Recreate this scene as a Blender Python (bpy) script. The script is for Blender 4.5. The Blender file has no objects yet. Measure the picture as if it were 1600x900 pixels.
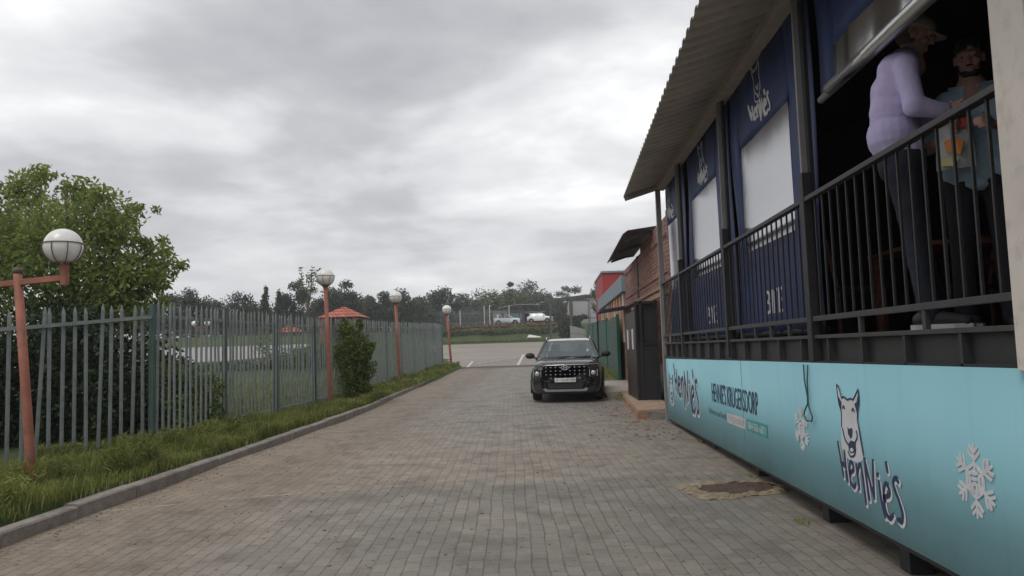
import bpy, math, random
import numpy as np
from mathutils import Vector, Matrix
R = random.Random(7)
sc = bpy.context.scene
COL = sc.collection
rad = math.radians

# ---------------------------------------------------------------- camera
cam = bpy.data.cameras.new('camera'); cam.lens = 27.0; cam.sensor_width = 36.0
cam.clip_start = .05; cam.clip_end = 4000
co = bpy.data.objects.new('camera', cam); COL.objects.link(co)
M3 = Matrix(((0.9981965, 0.0349512, 0.0488065), (0.0514373, -0.0788153, -0.9955613), (-0.0309493, 0.9962764, -0.0804709)))
co.matrix_world = Matrix.Translation((0, 0, 1.46)) @ M3.to_4x4()
sc.camera = co
sc.view_settings.view_transform = 'Standard'; sc.view_settings.look = 'None'
sc.view_settings.exposure = EXPOSURE = 0.4; sc.view_settings.gamma = 1.0
sc.cycles.max_bounces = 6; sc.cycles.transparent_max_bounces = 12
sc.cycles.use_denoising = True

# ---------------------------------------------------------------- node helper
class NT:
    def __init__(s, nt): s.nt = nt
    def n(s, typ, _in=None, **props):
        nd = s.nt.nodes.new(typ)
        for k, v in props.items(): setattr(nd, k, v)
        for k, v in (_in or {}).items():
            i = nd.inputs[k]
            if hasattr(v, 'links') or isinstance(v, bpy.types.NodeSocket): s.nt.links.new(v, i)
            else: i.default_value = v
        return nd
    def m(s, op, a, b=0.0, c=0.0, clamp=False):
        nd = s.nt.nodes.new('ShaderNodeMath'); nd.operation = op; nd.use_clamp = clamp
        for i, v in enumerate((a, b, c)):
            if isinstance(v, bpy.types.NodeSocket): s.nt.links.new(v, nd.inputs[i])
            else: nd.inputs[i].default_value = v
        return nd.outputs[0]
    def mix(s, f, a, b, typ='MIX'):
        nd = s.nt.nodes.new('ShaderNodeMix'); nd.data_type = 'RGBA'; nd.blend_type = typ; nd.clamp_factor = True
        for i, v in ((0, f), (6, a), (7, b)):
            if isinstance(v, bpy.types.NodeSocket): s.nt.links.new(v, nd.inputs[i])
            else: nd.inputs[i].default_value = v if i == 0 else (tuple(v) + (1,) if len(v) == 3 else v)
        return nd.outputs[2]
    def noise(s, vec, scale, detail=4, rough=.55, dist=0.0):
        return s.n('ShaderNodeTexNoise', {'Vector': vec, 'Scale': scale, 'Detail': detail, 'Roughness': rough, 'Distortion': dist}).outputs['Fac']
    def mr(s, v, a, b, c=0.0, d=1.0, smooth=False):
        nd = s.nt.nodes.new('ShaderNodeMapRange'); nd.clamp = True
        if smooth: nd.interpolation_type = 'SMOOTHSTEP'
        for i, x in enumerate((v, a, b, c, d)):
            if isinstance(x, bpy.types.NodeSocket): s.nt.links.new(x, nd.inputs[i])
            else: nd.inputs[i].default_value = x
        return nd.outputs[0]

SEED_Z = 7.7
# ---------------------------------------------------------------- world: overcast sky
SUN_EL, SUN_AZ = rad(58), rad(215)      # azimuth measured from +Y clockwise
w = bpy.data.worlds.new('World'); sc.world = w; w.use_nodes = True
nt = w.node_tree; nt.nodes.clear(); T = NT(nt)
sky = T.n('ShaderNodeTexSky', sky_type='NISHITA', sun_disc=False, sun_elevation=SUN_EL, sun_rotation=SUN_AZ)
tc = T.n('ShaderNodeTexCoord')
sep = T.n('ShaderNodeSeparateXYZ', {0: tc.outputs['Generated']})
zz = T.m('ADD', T.m('MAXIMUM', sep.outputs[2], 0.0), .16)
px = T.m('DIVIDE', sep.outputs[0], zz); py = T.m('DIVIDE', sep.outputs[1], zz)
pv = T.n('ShaderNodeCombineXYZ', {0: px, 1: py, 2: SEED_Z}).outputs[0]
big = T.noise(pv, .48, 2, .5, .35)
mid = T.noise(pv, 1.5, 5, .52, .25)
fine = T.noise(pv, 4.6, 4, .55, .15)
dens = T.m('ADD', T.m('ADD', T.m('MULTIPLY', big, .46), T.m('MULTIPLY', mid, .42)), T.m('MULTIPLY', fine, .12))
dens = T.m('ADD', .5, T.m('MULTIPLY', T.m('SUBTRACT', dens, .5), 1.45))
# cloud body brightness: dark bellies, pale rims, few bright breaks
cl = T.n('ShaderNodeValToRGB', {0: dens})
e = cl.color_ramp.elements
e[0].position = .32; e[0].color = (.93, .93, .93, 1)
e[1].position = .68; e[1].color = (.345, .345, .365, 1)
for p_, c_ in ((.375, (.78, .78, .785, 1)), (.44, (.655, .655, .66, 1)), (.51, (.565, .565, .58, 1)), (.585, (.43, .43, .447, 1))):
    x = e.new(p_); x.color = c_
hor = T.mr(sep.outputs[2], .0, .26, 1.0, 0.0, True)
c2 = T.mix(T.m('MULTIPLY', hor, .5), cl.outputs[0], (.63, .63, .64))
cc = T.n('ShaderNodeVectorMath', {0: c2, 'Scale': 11.0}, operation='SCALE').outputs[0]
gnd = T.mix(T.mr(sep.outputs[2], -.05, 0.0), (1.2, 1.15, 1.0), cc)
fin = T.mix(.96, sky.outputs[0], gnd)
bg = T.n('ShaderNodeBackground', {'Color': fin, 'Strength': .1})
T.n('ShaderNodeOutputWorld', {'Surface': bg.outputs[0]})

sl = bpy.data.lights.new('sun', 'SUN'); sl.energy = .9; sl.angle = rad(25); sl.color = (1, .97, .93)
so = bpy.data.objects.new('sun', sl); COL.objects.link(so)
sd = Vector((math.sin(SUN_AZ)*math.cos(SUN_EL), math.cos(SUN_AZ)*math.cos(SUN_EL), math.sin(SUN_EL)))
so.rotation_euler = (-sd).to_track_quat('-Z', 'Y').to_euler(); so.location = (0, 0, 30)

# ---------------------------------------------------------------- materials
def mat(name, col, rough=.7, metal=0.0, var=.18, scale=6.0, bump=0.0, bscale=40.0, spec=.5, col2=None, dirt=0.0, coat=0.0, stretch=None):
    m = bpy.data.materials.new(name); m.use_nodes = True; nt = m.node_tree; nt.nodes.clear(); t = NT(nt)
    tc = t.n('ShaderNodeTexCoord').outputs['Object']
    if stretch: tc = t.n('ShaderNodeMapping', {'Vector': tc, 'Scale': stretch}).outputs[0]
    f = t.mr(t.noise(tc, scale, 5, .6), .3, .7)
    a = tuple(c*(1-var) for c in col); b = col2 or tuple(min(1, c*(1+var)) for c in col)
    c = t.mix(f, a, b)
    if dirt:
        d = t.mr(t.noise(tc, scale*3.1, 6, .65), .52, .72)
        c = t.mix(t.m('MULTIPLY', d, dirt), c, (.09, .075, .06))
    inn = {'Base Color': c, 'Roughness': t.mr(f, 0, 1, max(0, rough-.06), min(1, rough+.06)), 'Metallic': metal, 'Specular IOR Level': spec}
    if coat: inn['Coat Weight'] = coat; inn['Coat Roughness'] = .04
    if bump:
        bn = t.n('ShaderNodeBump', {'Height': t.noise(tc, bscale, 4, .6), 'Strength': bump, 'Distance': .02})
        inn['Normal'] = bn.outputs[0]
    p = t.n('ShaderNodeBsdfPrincipled', inn)
    t.n('ShaderNodeOutputMaterial', {'Surface': p.outputs[0]})
    return m

def leaf_mat(name, dark, light, trans=.35, clump=1.2):
    m = bpy.data.materials.new(name); m.use_nodes = True; nt = m.node_tree; nt.nodes.clear(); t = NT(nt)
    g = t.n('ShaderNodeNewGeometry'); tc = t.n('ShaderNodeTexCoord').outputs['Object']
    f = t.m('ADD', t.m('MULTIPLY', g.outputs['Random Per Island'], .5), t.m('MULTIPLY', t.mr(t.noise(tc, clump, 3), .35, .65), .5))
    c = t.mix(f, dark, light)
    d = t.n('ShaderNodeBsdfPrincipled', {'Base Color': c, 'Roughness': .55, 'Specular IOR Level': .3})
    tr = t.n('ShaderNodeBsdfTranslucent', {'Color': c})
    mx = t.n('ShaderNodeMixShader', {0: trans, 1: d.outputs[0], 2: tr.outputs[0]})
    t.n('ShaderNodeOutputMaterial', {'Surface': mx.outputs[0]})
    return m

def brick_mat(name, c1, c2, mortar, bw=.22, bh=.075, ms=.012, swap='YZ', bump=.6, rough=.85, var=.3):
    m = bpy.data.materials.new(name); m.use_nodes = True; nt = m.node_tree; nt.nodes.clear(); t = NT(nt)
    tc = t.n('ShaderNodeTexCoord').outputs['Object']; s = t.n('ShaderNodeSeparateXYZ', {0: tc})
    a = t.m('ADD', s.outputs[0], s.outputs[1])
    v = t.n('ShaderNodeCombineXYZ', {0: a, 1: s.outputs[2]}).outputs[0]
    b = t.n('ShaderNodeTexBrick', {'Vector': v, 'Color1': c1+(1,), 'Color2': c2+(1,), 'Mortar': mortar+(1,), 'Scale': 1.0, 'Brick Width': bw, 'Row Height': bh, 'Mortar Size': ms, 'Mortar Smooth': .3, 'Bias': 0.0})
    n = t.mr(t.noise(tc, 3.0, 5, .6), .3, .7, 1-var, 1+var)
    c = t.n('ShaderNodeVectorMath', {0: b.outputs['Color'], 'Scale': n}, operation='SCALE').outputs[0]
    bn = t.n('ShaderNodeBump', {'Height': t.m('SUBTRACT', t.m('MULTIPLY', t.noise(tc, 60, 3), .3), b.outputs['Fac']), 'Strength': bump, 'Distance': .02})
    p = t.n('ShaderNodeBsdfPrincipled', {'Base Color': c, 'Roughness': rough, 'Normal': bn.outputs[0]})
    t.n('ShaderNodeOutputMaterial', {'Surface': p.outputs[0]})
    return m

def glass_mat(name, tint=(.05, .06, .065), refl=.35, alpha=.5, rough=.03, wave=0.0, gcol=(.9, .92, .93)):
    """dark pane: clear-through plus mirror reflection"""
    m = bpy.data.materials.new(name); m.use_nodes = True; nt = m.node_tree; nt.nodes.clear(); t = NT(nt)
    tc = t.n('ShaderNodeTexCoord').outputs['Object']
    fr = t.n('ShaderNodeFresnel', {'IOR': 1.5}).outputs[0]
    f = t.m('ADD', t.m('MULTIPLY', fr, 1-refl), refl, clamp=True)
    gi = {'Color': gcol+(1,), 'Roughness': rough}
    if wave:
        gi['Normal'] = t.n('ShaderNodeBump', {'Height': t.noise(tc, 2.6, 3, .5, .4), 'Strength': wave, 'Distance': .05}).outputs[0]
    gl = t.n('ShaderNodeBsdfGlossy', gi)
    tr = t.n('ShaderNodeBsdfTransparent', {'Color': (.75, .8, .8, 1)})
    df = t.n('ShaderNodeBsdfDiffuse', {'Color': t.mix(t.noise(tc, 4, 3), tint, tuple(c*1.25 for c in tint))})
    base = t.n('ShaderNodeMixShader', {0: alpha, 1: df.outputs[0], 2: tr.outputs[0]})
    mx = t.n('ShaderNodeMixShader', {0: f, 1: base.outputs[0], 2: gl.outputs[0]})
    t.n('ShaderNodeOutputMaterial', {'Surface': mx.outputs[0]})
    return m

# ---------------------------------------------------------------- mesh helpers
class MB:
    def __init__(s): s.v = []; s.f = []
    def add(s, v, f):
        o = len(s.v); s.v += [tuple(x) for x in v]; s.f += [tuple(i+o for i in q) for q in f]; return s
    def box(s, x0, x1, y0, y1, z0, z1):
        v = [(x, y, z) for z in (z0, z1) for y in (y0, y1) for x in (x0, x1)]
        return s.add(v, [(0, 2, 3, 1), (4, 5, 7, 6), (0, 1, 5, 4), (2, 6, 7, 3), (0, 4, 6, 2), (1, 3, 7, 5)])
    def bar(s, a, b, wd, ht, up=(0, 0, 1)):
        a = Vector(a); b = Vector(b); d = (b-a).normalized(); up = Vector(up)
        if abs(d.dot(up)) > .98: up = Vector((0, 1, 0))
        sx = d.cross(up).normalized(); sz = sx.cross(d)
        v = [p+sx*i*wd/2+sz*j*ht/2 for p in (a, b) for i, j in ((-1, -1), (1, -1), (1, 1), (-1, 1))]
        return s.add(v, [(0, 3, 2, 1), (4, 5, 6, 7), (0, 1, 5, 4), (1, 2, 6, 5), (2, 3, 7, 6), (3, 0, 4, 7)])
    def tube(s, pts, r, n=10, cap=True):
        pts = [Vector(p) for p in pts]; rs = r if isinstance(r, (list, tuple)) else [r]*len(pts)
        v = []; ref = None
        for i, p in enumerate(pts):
            d = (pts[min(i+1, len(pts)-1)]-pts[max(i-1, 0)]).normalized()
            if ref is None: ref = Vector((0, 0, 1)) if abs(d.z) < .9 else Vector((1, 0, 0))
            a = d.cross(ref).normalized(); b = d.cross(a).normalized(); ref = a.cross(d) if a.cross(d).length > 0 else ref
            for k in range(n):
                t = 2*math.pi*k/n; v.append(p+(a*math.cos(t)+b*math.sin(t))*rs[i])
        f = [(i*n+k, i*n+(k+1) % n, (i+1)*n+(k+1) % n, (i+1)*n+k) for i in range(len(pts)-1) for k in range(n)]
        if cap: f += [tuple(range(n))[::-1], tuple((len(pts)-1)*n+k for k in range(n))]
        return s.add(v, f)
    def lathe(s, prof, n=24, c=(0, 0, 0)):
        v = [(c[0]+r*math.cos(2*math.pi*k/n), c[1]+r*math.sin(2*math.pi*k/n), c[2]+z) for r, z in prof for k in range(n)]
        f = [(i*n+k, i*n+(k+1) % n, (i+1)*n+(k+1) % n, (i+1)*n+k) for i in range(len(prof)-1) for k in range(n)]
        return s.add(v, f)
    def ell(s, c, r, n=16, m=10, rot=None):
        v = []
        for i in range(m+1):
            ph = math.pi*i/m
            for k in range(n):
                t = 2*math.pi*k/n
                p = Vector((r[0]*math.sin(ph)*math.cos(t), r[1]*math.sin(ph)*math.sin(t), r[2]*math.cos(ph)))
                if rot: p = rot @ p
                v.append(p+Vector(c))
        f = [(i*n+k, (i+1)*n+k, (i+1)*n+(k+1) % n, i*n+(k+1) % n) for i in range(m) for k in range(n)]
        return s.add(v, f)
    def prism(s, poly, fn, d):
        """poly: 2D outline; fn(u,v,w)->3D; d=(w0,w1)"""
        n = len(poly); v = [fn(u, q, w_) for w_ in d for u, q in poly]
        f = [tuple(range(n))[::-1], tuple(range(n, 2*n))] + [(i, (i+1) % n, n+(i+1) % n, n+i) for i in range(n)]
        return s.add(v, f)
    def cap(s, a, b, ra, rb, n=14):
        """capsule for remeshed figures"""
        a = Vector(a); b = Vector(b); s.tube([a, b], [ra, rb], n, True); s.ell(a, (ra,)*3, n, 8); s.ell(b, (rb,)*3, n, 8); return s

def mesh(name, mb, m, smooth=False):
    me = bpy.data.meshes.new(name); me.from_pydata(mb.v, [], mb.f); me.update()
    if m: me.materials.append(m)
    if smooth:
        me.polygons.foreach_set('use_smooth', [True]*len(me.polygons)); me.update()
    return me
def npmesh(name, V, F, m, smooth=False):
    """V (n,3) float, F (k,4) or (k,3) int"""
    me = bpy.data.meshes.new(name); k = F.shape[1]
    me.vertices.add(len(V)); me.vertices.foreach_set('co', V.astype(np.float32).ravel())
    me.loops.add(F.size); me.loops.foreach_set('vertex_index', F.astype(np.int32).ravel())
    me.polygons.add(len(F)); me.polygons.foreach_set('loop_start', np.arange(0, F.size, k, dtype=np.int32))
    me.polygons.foreach_set('loop_total', np.full(len(F), k, dtype=np.int32))
    me.update(calc_edges=True)
    if m: me.materials.append(m)
    if smooth: me.polygons.foreach_set('use_smooth', [True]*len(F))
    return me
def link(name, me, parent=None):
    o = bpy.data.objects.new(name, me); COL.objects.link(o)
    if parent is not None: o.parent = parent
    return o
def part(name, mb, m, parent, smooth=False, bevel=0, label=None):
    o = link(name, mesh(name, mb, m, smooth), parent)
    if bevel:
        b = o.modifiers.new('b', 'BEVEL'); b.width = bevel; b.segments = 2; b.limit_method = 'ANGLE'
    if label: o['label'] = label
    return o
def tag(o, label, cat, group=None, kind=None):
    o['label'] = label; o['category'] = cat
    if group: o['group'] = group
    if kind: o['kind'] = kind
    return o
def thing(name, label, cat, loc=(0, 0, 0), rz=0, group=None):
    o = bpy.data.objects.new(name, None); o.empty_display_size = .2; COL.objects.link(o)
    o.location = loc; o.rotation_euler = (0, 0, rz); return tag(o, label, cat, group)
def structure(name, me):
    o = link(name, me); o['kind'] = 'structure'; return o
def dup(root, loc, rz, label, group=None):
    r = root.copy(); COL.objects.link(r); r.location = loc; r.rotation_euler = (0, 0, rz); r['label'] = label
    if group: r['group'] = group
    for ch in list(root.children):
        c = ch.copy(); COL.objects.link(c); c.parent = r
        for g in list(ch.children):
            d = g.copy(); COL.objects.link(d); d.parent = c
    return r
def text_mesh(txt, size, depth=.002, spacing=1.0):
    cu = bpy.data.curves.new('t', 'FONT'); cu.body = txt; cu.size = size; cu.extrude = depth; cu.space_character = spacing; cu.resolution_u = 3
    ob = bpy.data.objects.new('t', cu); COL.objects.link(ob)
    dg = bpy.context.evaluated_depsgraph_get(); me = bpy.data.meshes.new_from_object(ob.evaluated_get(dg))
    mb = MB(); mb.v = [tuple(v.co) for v in me.vertices]; mb.f = [tuple(p.vertices) for p in me.polygons]
    bpy.data.objects.remove(ob); bpy.data.curves.remove(cu); bpy.data.meshes.remove(me)
    return mb
def place_text(txt, u0, v0, wd, ht, fn, depth=.0015):
    """fit text in a wd x ht box at (u0,v0) on the surface fn(u,v,w)"""
    mb = text_mesh(txt, 1.0, .5)
    a = np.array(mb.v); mn = a.min(0); mx = a.max(0); o = MB()
    o.v = [tuple(fn(u0+(p[0]-mn[0])/(mx[0]-mn[0])*wd, v0+(p[1]-mn[1])/(mx[1]-mn[1])*ht, depth*(p[2]+.5))) for p in mb.v]; o.f = mb.f
    return o

# lettering of the restaurant's hand drawn name: strokes in a 0..1 wide box, v down from 1 to 0
LET = [  # (points, thickness)
    [(.00, .98), (.035, .70), (.07, .40)], [(.115, .86), (.125, .60), (.145, .34)], [(.035, .64), (.12, .58)],
    [(.20, .52), (.265, .58), (.255, .68), (.215, .70), (.19, .55), (.20, .36), (.25, .28), (.285, .34)],
    [(.32, .68), (.335, .50), (.345, .30)], [(.335, .56), (.37, .70), (.405, .68), (.425, .45), (.445, .10)],
    [(.47, .84), (.48, .50), (.505, .20)], [(.475, .80), (.53, .50), (.585, .26)], [(.60, .86), (.59, .55), (.585, .28)],
    [(.675, .56), (.69, .30), (.735, .04)], [(.66, .665), (.668, .66)],
    [(.735, .34), (.82, .42), (.81, .54), (.765, .56), (.735, .38), (.745, .14), (.80, .04), (.85, .12)],
    [(.80, .90), (.815, .78)],
    [(.955, .68), (.92, .72), (.885, .64), (.905, .52), (.955, .36), (.985, .20), (.965, .08), (.92, .09)],
]
def strokes(mb, paths, fn, th, w0, w1, su=1.0, sv=1.0, ou=0.0, ov=0.0, aspect=1.0):
    """thick flat strokes; th thickness in metres"""
    for pts in paths:
        P = [Vector((ou+p[0]*su, ov+p[1]*sv)) for p in pts]
        # densify (catmull)
        Q = []
        for i in range(len(P)-1):
            p0 = P[max(i-1, 0)]; p1 = P[i]; p2 = P[i+1]; p3 = P[min(i+2, len(P)-1)]
            for k in range(5):
                t = k/5; Q.append(.5*((2*p1)+(-p0+p2)*t+(2*p0-5*p1+4*p2-p3)*t*t+(-p0+3*p1-3*p2+p3)*t**3))
        Q.append(P[-1])
        L = []; Rr = []
        for i, q in enumerate(Q):
            d = (Q[min(i+1, len(Q)-1)]-Q[max(i-1, 0)])
            d = d.normalized() if d.length > 1e-9 else Vector((1, 0)); nrm = Vector((-d.y, d.x))*th/2
            if i == 0: q = q-d*th*.4
            if i == len(Q)-1: q = q+d*th*.4
            k = .7 if i in (0, len(Q)-1) else 1.0
            L.append(q+nrm*k); Rr.append(q-nrm*k)
        jw = (len(mb.f) % 97)*3e-6; w1 = w1+jw
        n = len(Q); v = [fn(p.x, p.y, w1) for p in L]+[fn(p.x, p.y, w1) for p in Rr]+[fn(p.x, p.y, w0) for p in L]+[fn(p.x, p.y, w0) for p in Rr]
        f = []
        for i in range(n-1):
            f += [(i, i+1, n+i+1, n+i), (2*n+i, 3*n+i, 3*n+i+1, 2*n+i+1), (i, 2*n+i, 2*n+i+1, i+1), (n+i, n+i+1, 3*n+i+1, 3*n+i)]
        f += [(0, n, 3*n, 2*n), (n-1, 3*n-1, 4*n-1, 2*n-1)]
        mb.add(v, f)
    return mb

# ---------------------------------------------------------------- terrain functions
_YS = np.array([-60, 0, 18, 30, 36, 45, 95, 106, 109.5, 112.5, 140, 400, 900.])
_ZS = np.array([-.3, 0, .10, .38, .55, .82, 2.2, 2.45, 3.35, 5.15, 5.3, 8, 10.])
def zr(y): return float(np.interp(y, _YS, _ZS))
_YL = np.array([-60, 0, 8, 16, 36, 41, 46, 53, 58, 80, 140, 400, 900.])
_ZL = np.array([.05, .15, .17, .22, .50, .75, 1.25, 2.35, 3.1, 3.9, 5.2, 8, 10.])
def sst(x): x = min(1, max(0, x)); return x*x*(3-2*x)
def zleft(x, y):
    a = zr(y)+.16; b = float(np.interp(y, _YL, _ZL)); t = sst((-x-6.2)/6.5)
    if y > 60 and y < 112: t *= 1-sst((y-60)/14)*sst((x+26)/10)
    return a*(1-t)+b*t
# ---------------------------------------------------------------- ground sheets
def in_lot(x, y): return y > 38.5 and x > -4.7-(y-38.5)*.235
def zg(x, y):
    if in_lot(x, y) or x > -4.55 and y > 30: return zr(y)-.05
    if x > -4.55: return zr(y)-.12
    return zleft(x, y)
def sheet(xs, ys, zf, m):
    V = np.array([(x, y, zf(x, y)) for y in ys for x in xs], dtype=float); nx = len(xs)
    F = np.array([(j*nx+i, j*nx+i+1, (j+1)*nx+i+1, (j+1)*nx+i) for j in range(len(ys)-1) for i in range(nx-1)])
    return npmesh('sheet', V, F, m, True)
ysd = sorted(set(list(np.arange(-8, 42, 1.0))+[38.5, 39.5]+list(np.arange(42, 104, 3.0))+list(np.arange(104, 116, .75))+list(np.arange(120, 400, 20.0))+[600, 900.]+[-60, -30]))

# grass and soil
m = bpy.data.materials.new('turf'); m.use_nodes = True; nt = m.node_tree; nt.nodes.clear(); t = NT(nt)
tc = t.n('ShaderNodeTexCoord').outputs['Object']
a = t.mr(t.noise(tc, .5, 5), .35, .65); b = t.mr(t.noise(tc, 9, 4), .3, .7)
c = t.mix(a, (.045, .075, .018), (.085, .115, .03)); c = t.mix(t.m('MULTIPLY', b, .5), c, (.03, .045, .014))
c = t.mix(t.mr(t.noise(tc, 1.3, 5), .62, .75), c, (.13, .11, .055))
p = t.n('ShaderNodeBsdfPrincipled', {'Base Color': c, 'Roughness': .95, 'Normal': t.n('ShaderNodeBump', {'Height': t.noise(tc, 30, 5, .7), 'Strength': .8, 'Distance': .06}).outputs[0]})
t.n('ShaderNodeOutputMaterial', {'Surface': p.outputs[0]}); M_turf = m
xs = [-900, -400, -200, -120, -80]+list(np.arange(-60, -12, 2.0))+list(np.arange(-12, -4.6, .5))+[-4.62, -4.5, -4.4, -2, 0, 2, 4, 8, 20, 40, 80, 150, 300, 900]
structure('ground', sheet(xs, ysd, zg, M_turf))

# block paving of the drive
m = bpy.data.materials.new('block_paving'); m.use_nodes = True; nt = m.node_tree; nt.nodes.clear(); t = NT(nt)
tc = t.n('ShaderNodeTexCoord').outputs['Object']
wob = t.n('ShaderNodeTexNoise', {'Vector': tc, 'Scale': .9, 'Detail': 2.0}).outputs['Color']
wv = t.n('ShaderNodeVectorMath', {0: wob, 1: (.5, .5, .5)}, operation='SUBTRACT').outputs[0]
wv = t.n('ShaderNodeVectorMath', {0: wv, 'Scale': .07}, operation='SCALE').outputs[0]
wob2 = t.n('ShaderNodeTexNoise', {'Vector': tc, 'Scale': 14.0, 'Detail': 2.0}).outputs['Color']
wv2 = t.n('ShaderNodeVectorMath', {0: wob2, 'Scale': .014}, operation='SCALE').outputs[0]
v = t.n('ShaderNodeVectorMath', {0: t.n('ShaderNodeVectorMath', {0: tc, 1: wv}, operation='ADD').outputs[0], 1: wv2}, operation='ADD').outputs[0]
rot = t.n('ShaderNodeMapping', {'Vector': v, 'Rotation': (0, 0, rad(90-3))}).outputs[0]
bk = t.n('ShaderNodeTexBrick', {'Vector': rot, 'Color1': (0, 0, 0, 1), 'Color2': (1, 1, 1, 1), 'Mortar': (.5, .5, .5, 1), 'Scale': 1.0, 'Brick Width': .215, 'Row Height': .108, 'Mortar Size': .0065, 'Mortar Smooth': .6, 'Bias': 0.0})
s = t.n('ShaderNodeSeparateXYZ', {0: tc}); X_, Y_ = s.outputs[0], s.outputs[1]
nb = t.noise(tc, .55, 5, .6); nm = t.noise(tc, 2.3, 6, .65); nf = t.noise(tc, 38, 4, .7); nd_ = t.noise(tc, 9.0, 5, .7)
# seam curve y_s(x) between newer grey blocks and older brown blocks
ys_ = t.m('ADD', t.m('ADD', 8.45, t.m('MULTIPLY', X_, .10)), t.m('MULTIPLY', t.m('MULTIPLY', X_, X_), -.035))
dd = t.m('ADD', t.m('SUBTRACT', Y_, ys_), t.m('MULTIPLY', t.m('SUBTRACT', nm, .5), .12))
old = t.mr(dd, -.03, .03)
left = t.mr(t.m('ADD', X_, t.m('MULTIPLY', t.m('SUBTRACT', nb, .5), 3.0)), -1.5, -4.6)        # brown dust along the kerb
right = t.mr(t.m('ADD', X_, t.m('MULTIPLY', t.m('SUBTRACT', nb, .5), 2.5)), .3, 2.0)
grey = t.mix(t.mr(nb, .35, .65), (.185, .172, .148), (.28, .252, .215))
brown = t.mix(t.mr(nb, .3, .7), (.26, .21, .16), (.33, .28, .225))
mixold = t.mix(t.mr(t.m('ADD', nm, t.m('MULTIPLY', t.mr(Y_, 10, 18), .35)), .35, .8), brown, (.24, .225, .20))
c = t.mix(old, grey, mixold)
c = t.mix(t.m('MULTIPLY', left, .75), c, t.mix(nm, (.20, .145, .10), (.30, .235, .17)))
c = t.mix(t.m('MULTIPLY', right, .5), c, (.21, .18, .15))
# darker greenish drifts and worn tracks
c = t.mix(t.m('MULTIPLY', t.mr(nm, .50, .70), .6), c, (.12, .105, .085))
trk = t.mr(t.m('ABSOLUTE', t.m('ADD', X_, 3.15)), .75, .1, 0, 1, True)
c = t.mix(t.m('MULTIPLY', t.m('MULTIPLY', trk, t.mr(nd_, .3, .6)), .35), c, (.13, .095, .065))
# each block its own tone
tone = t.m('ADD', .88, t.m('MULTIPLY', bk.outputs['Color'], .22))
tone = t.m('MULTIPLY', tone, t.mr(nf, .25, .75, .84, 1.16))
c = t.n('ShaderNodeVectorMath', {0: c, 'Scale': tone}, operation='SCALE').outputs[0]
jm = t.m('MULTIPLY', bk.outputs['Fac'], t.mr(t.m('ADD', nd_, t.m('MULTIPLY', old, -.06)), .38, .66, .0, .7))
c = t.mix(jm, c, t.mix(nm, (.055, .05, .04), (.09, .085, .06)))
# pale mortar line along part of the seam
pl = t.m('MULTIPLY', t.mr(t.m('ABSOLUTE', t.m('ADD', dd, .02)), .035, .015), t.mr(X_, -1.6, -2.4))
c = t.mix(t.m('MULTIPLY', pl, t.mr(nd_, .42, .56, .0, .85)), c, (.42, .37, .29))
h = t.m('SUBTRACT', t.m('ADD', t.m('MULTIPLY', nf, .25), t.m('MULTIPLY', bk.outputs['Color'], .25)), t.m('MULTIPLY', bk.outputs['Fac'], .9))
h = t.m('ADD', h, t.m('MULTIPLY', nm, .8))
p = t.n('ShaderNodeBsdfPrincipled', {'Base Color': c, 'Roughness': t.mr(nm, .3, .7, .62, .85), 'Specular IOR Level': .35, 'Normal': t.n('ShaderNodeBump', {'Height': h, 'Strength': .7, 'Distance': .012}).outputs[0]})
t.n('ShaderNodeOutputMaterial', {'Surface': p.outputs[0]}); M_pave = m
def zpave(x, y): return zr(y)+.012*math.sin(x*1.1+y*.55)+.008*math.sin(y*1.7-x*.6)
yp = [y for y in ysd if -30 <= y <= 37]+[37.5]; yp = sorted(set(yp+list(np.arange(2, 20, .5))))
structure('paved_driveway', sheet(list(np.arange(-4.6, 3.01, .4))+[5, 8], yp, zpave, M_pave))

# tarred car park beyond
m = bpy.data.materials.new('old_tar'); m.use_nodes = True; nt = m.node_tree; nt.nodes.clear(); t = NT(nt)
tc = t.n('ShaderNodeTexCoord').outputs['Object']; n1 = t.noise(tc, .18, 5, .6); n2 = t.noise(tc, 1.4, 6, .7); n3 = t.noise(tc, 45, 3, .6)
s = t.n('ShaderNodeSeparateXYZ', {0: tc})
c = t.mix(t.mr(n1, .35, .65), (.27, .235, .205), (.35, .31, .27)); c = t.mix(t.m('MULTIPLY', n2, .35), c, (.10, .095, .09))
edge = t.m('ABSOLUTE', t.m('ADD', t.m('SUBTRACT', s.outputs[1], 38.9), t.m('MULTIPLY', t.m('SUBTRACT', n2, .5), 1.6)))
c = t.mix(t.m('MULTIPLY', t.mr(edge, 1.5, .6), .85), c, (.055, .05, .048))
c = t.n('ShaderNodeVectorMath', {0: c, 'Scale': t.mr(n3, .3, .7, .85, 1.15)}, operation='SCALE').outputs[0]
p = t.n('ShaderNodeBsdfPrincipled', {'Base Color': c, 'Roughness': .85, 'Specular IOR Level': .3, 'Normal': t.n('ShaderNodeBump', {'Height': n3, 'Strength': .4, 'Distance': .01}).outputs[0]})
t.n('ShaderNodeOutputMaterial', {'Surface': p.outputs[0]}); M_tar = m
V = []; F = []; yl = [37.5, 38.5, 39.5]+[y for y in ysd if 40 <= y <= 105]+[106.0]; K = 14
for y in yl:
    xl = -4.6 if y < 38.6 else -4.75-(y-38.5)*.235
    for i in range(K+1): V.append((xl+(8-xl)*i/K, y, zr(y)))
for j in range(len(yl)-1):
    for i in range(K): a = j*(K+1)+i; F.append((a, a+1, a+K+2, a+K+1))
structure('tarred_car_park', npmesh('lot', np.array(V), np.array(F), M_tar, True))
M_white_line = mat('road_paint', (.55, .54, .50), .7, var=.2, scale=3, dirt=.6)
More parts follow.
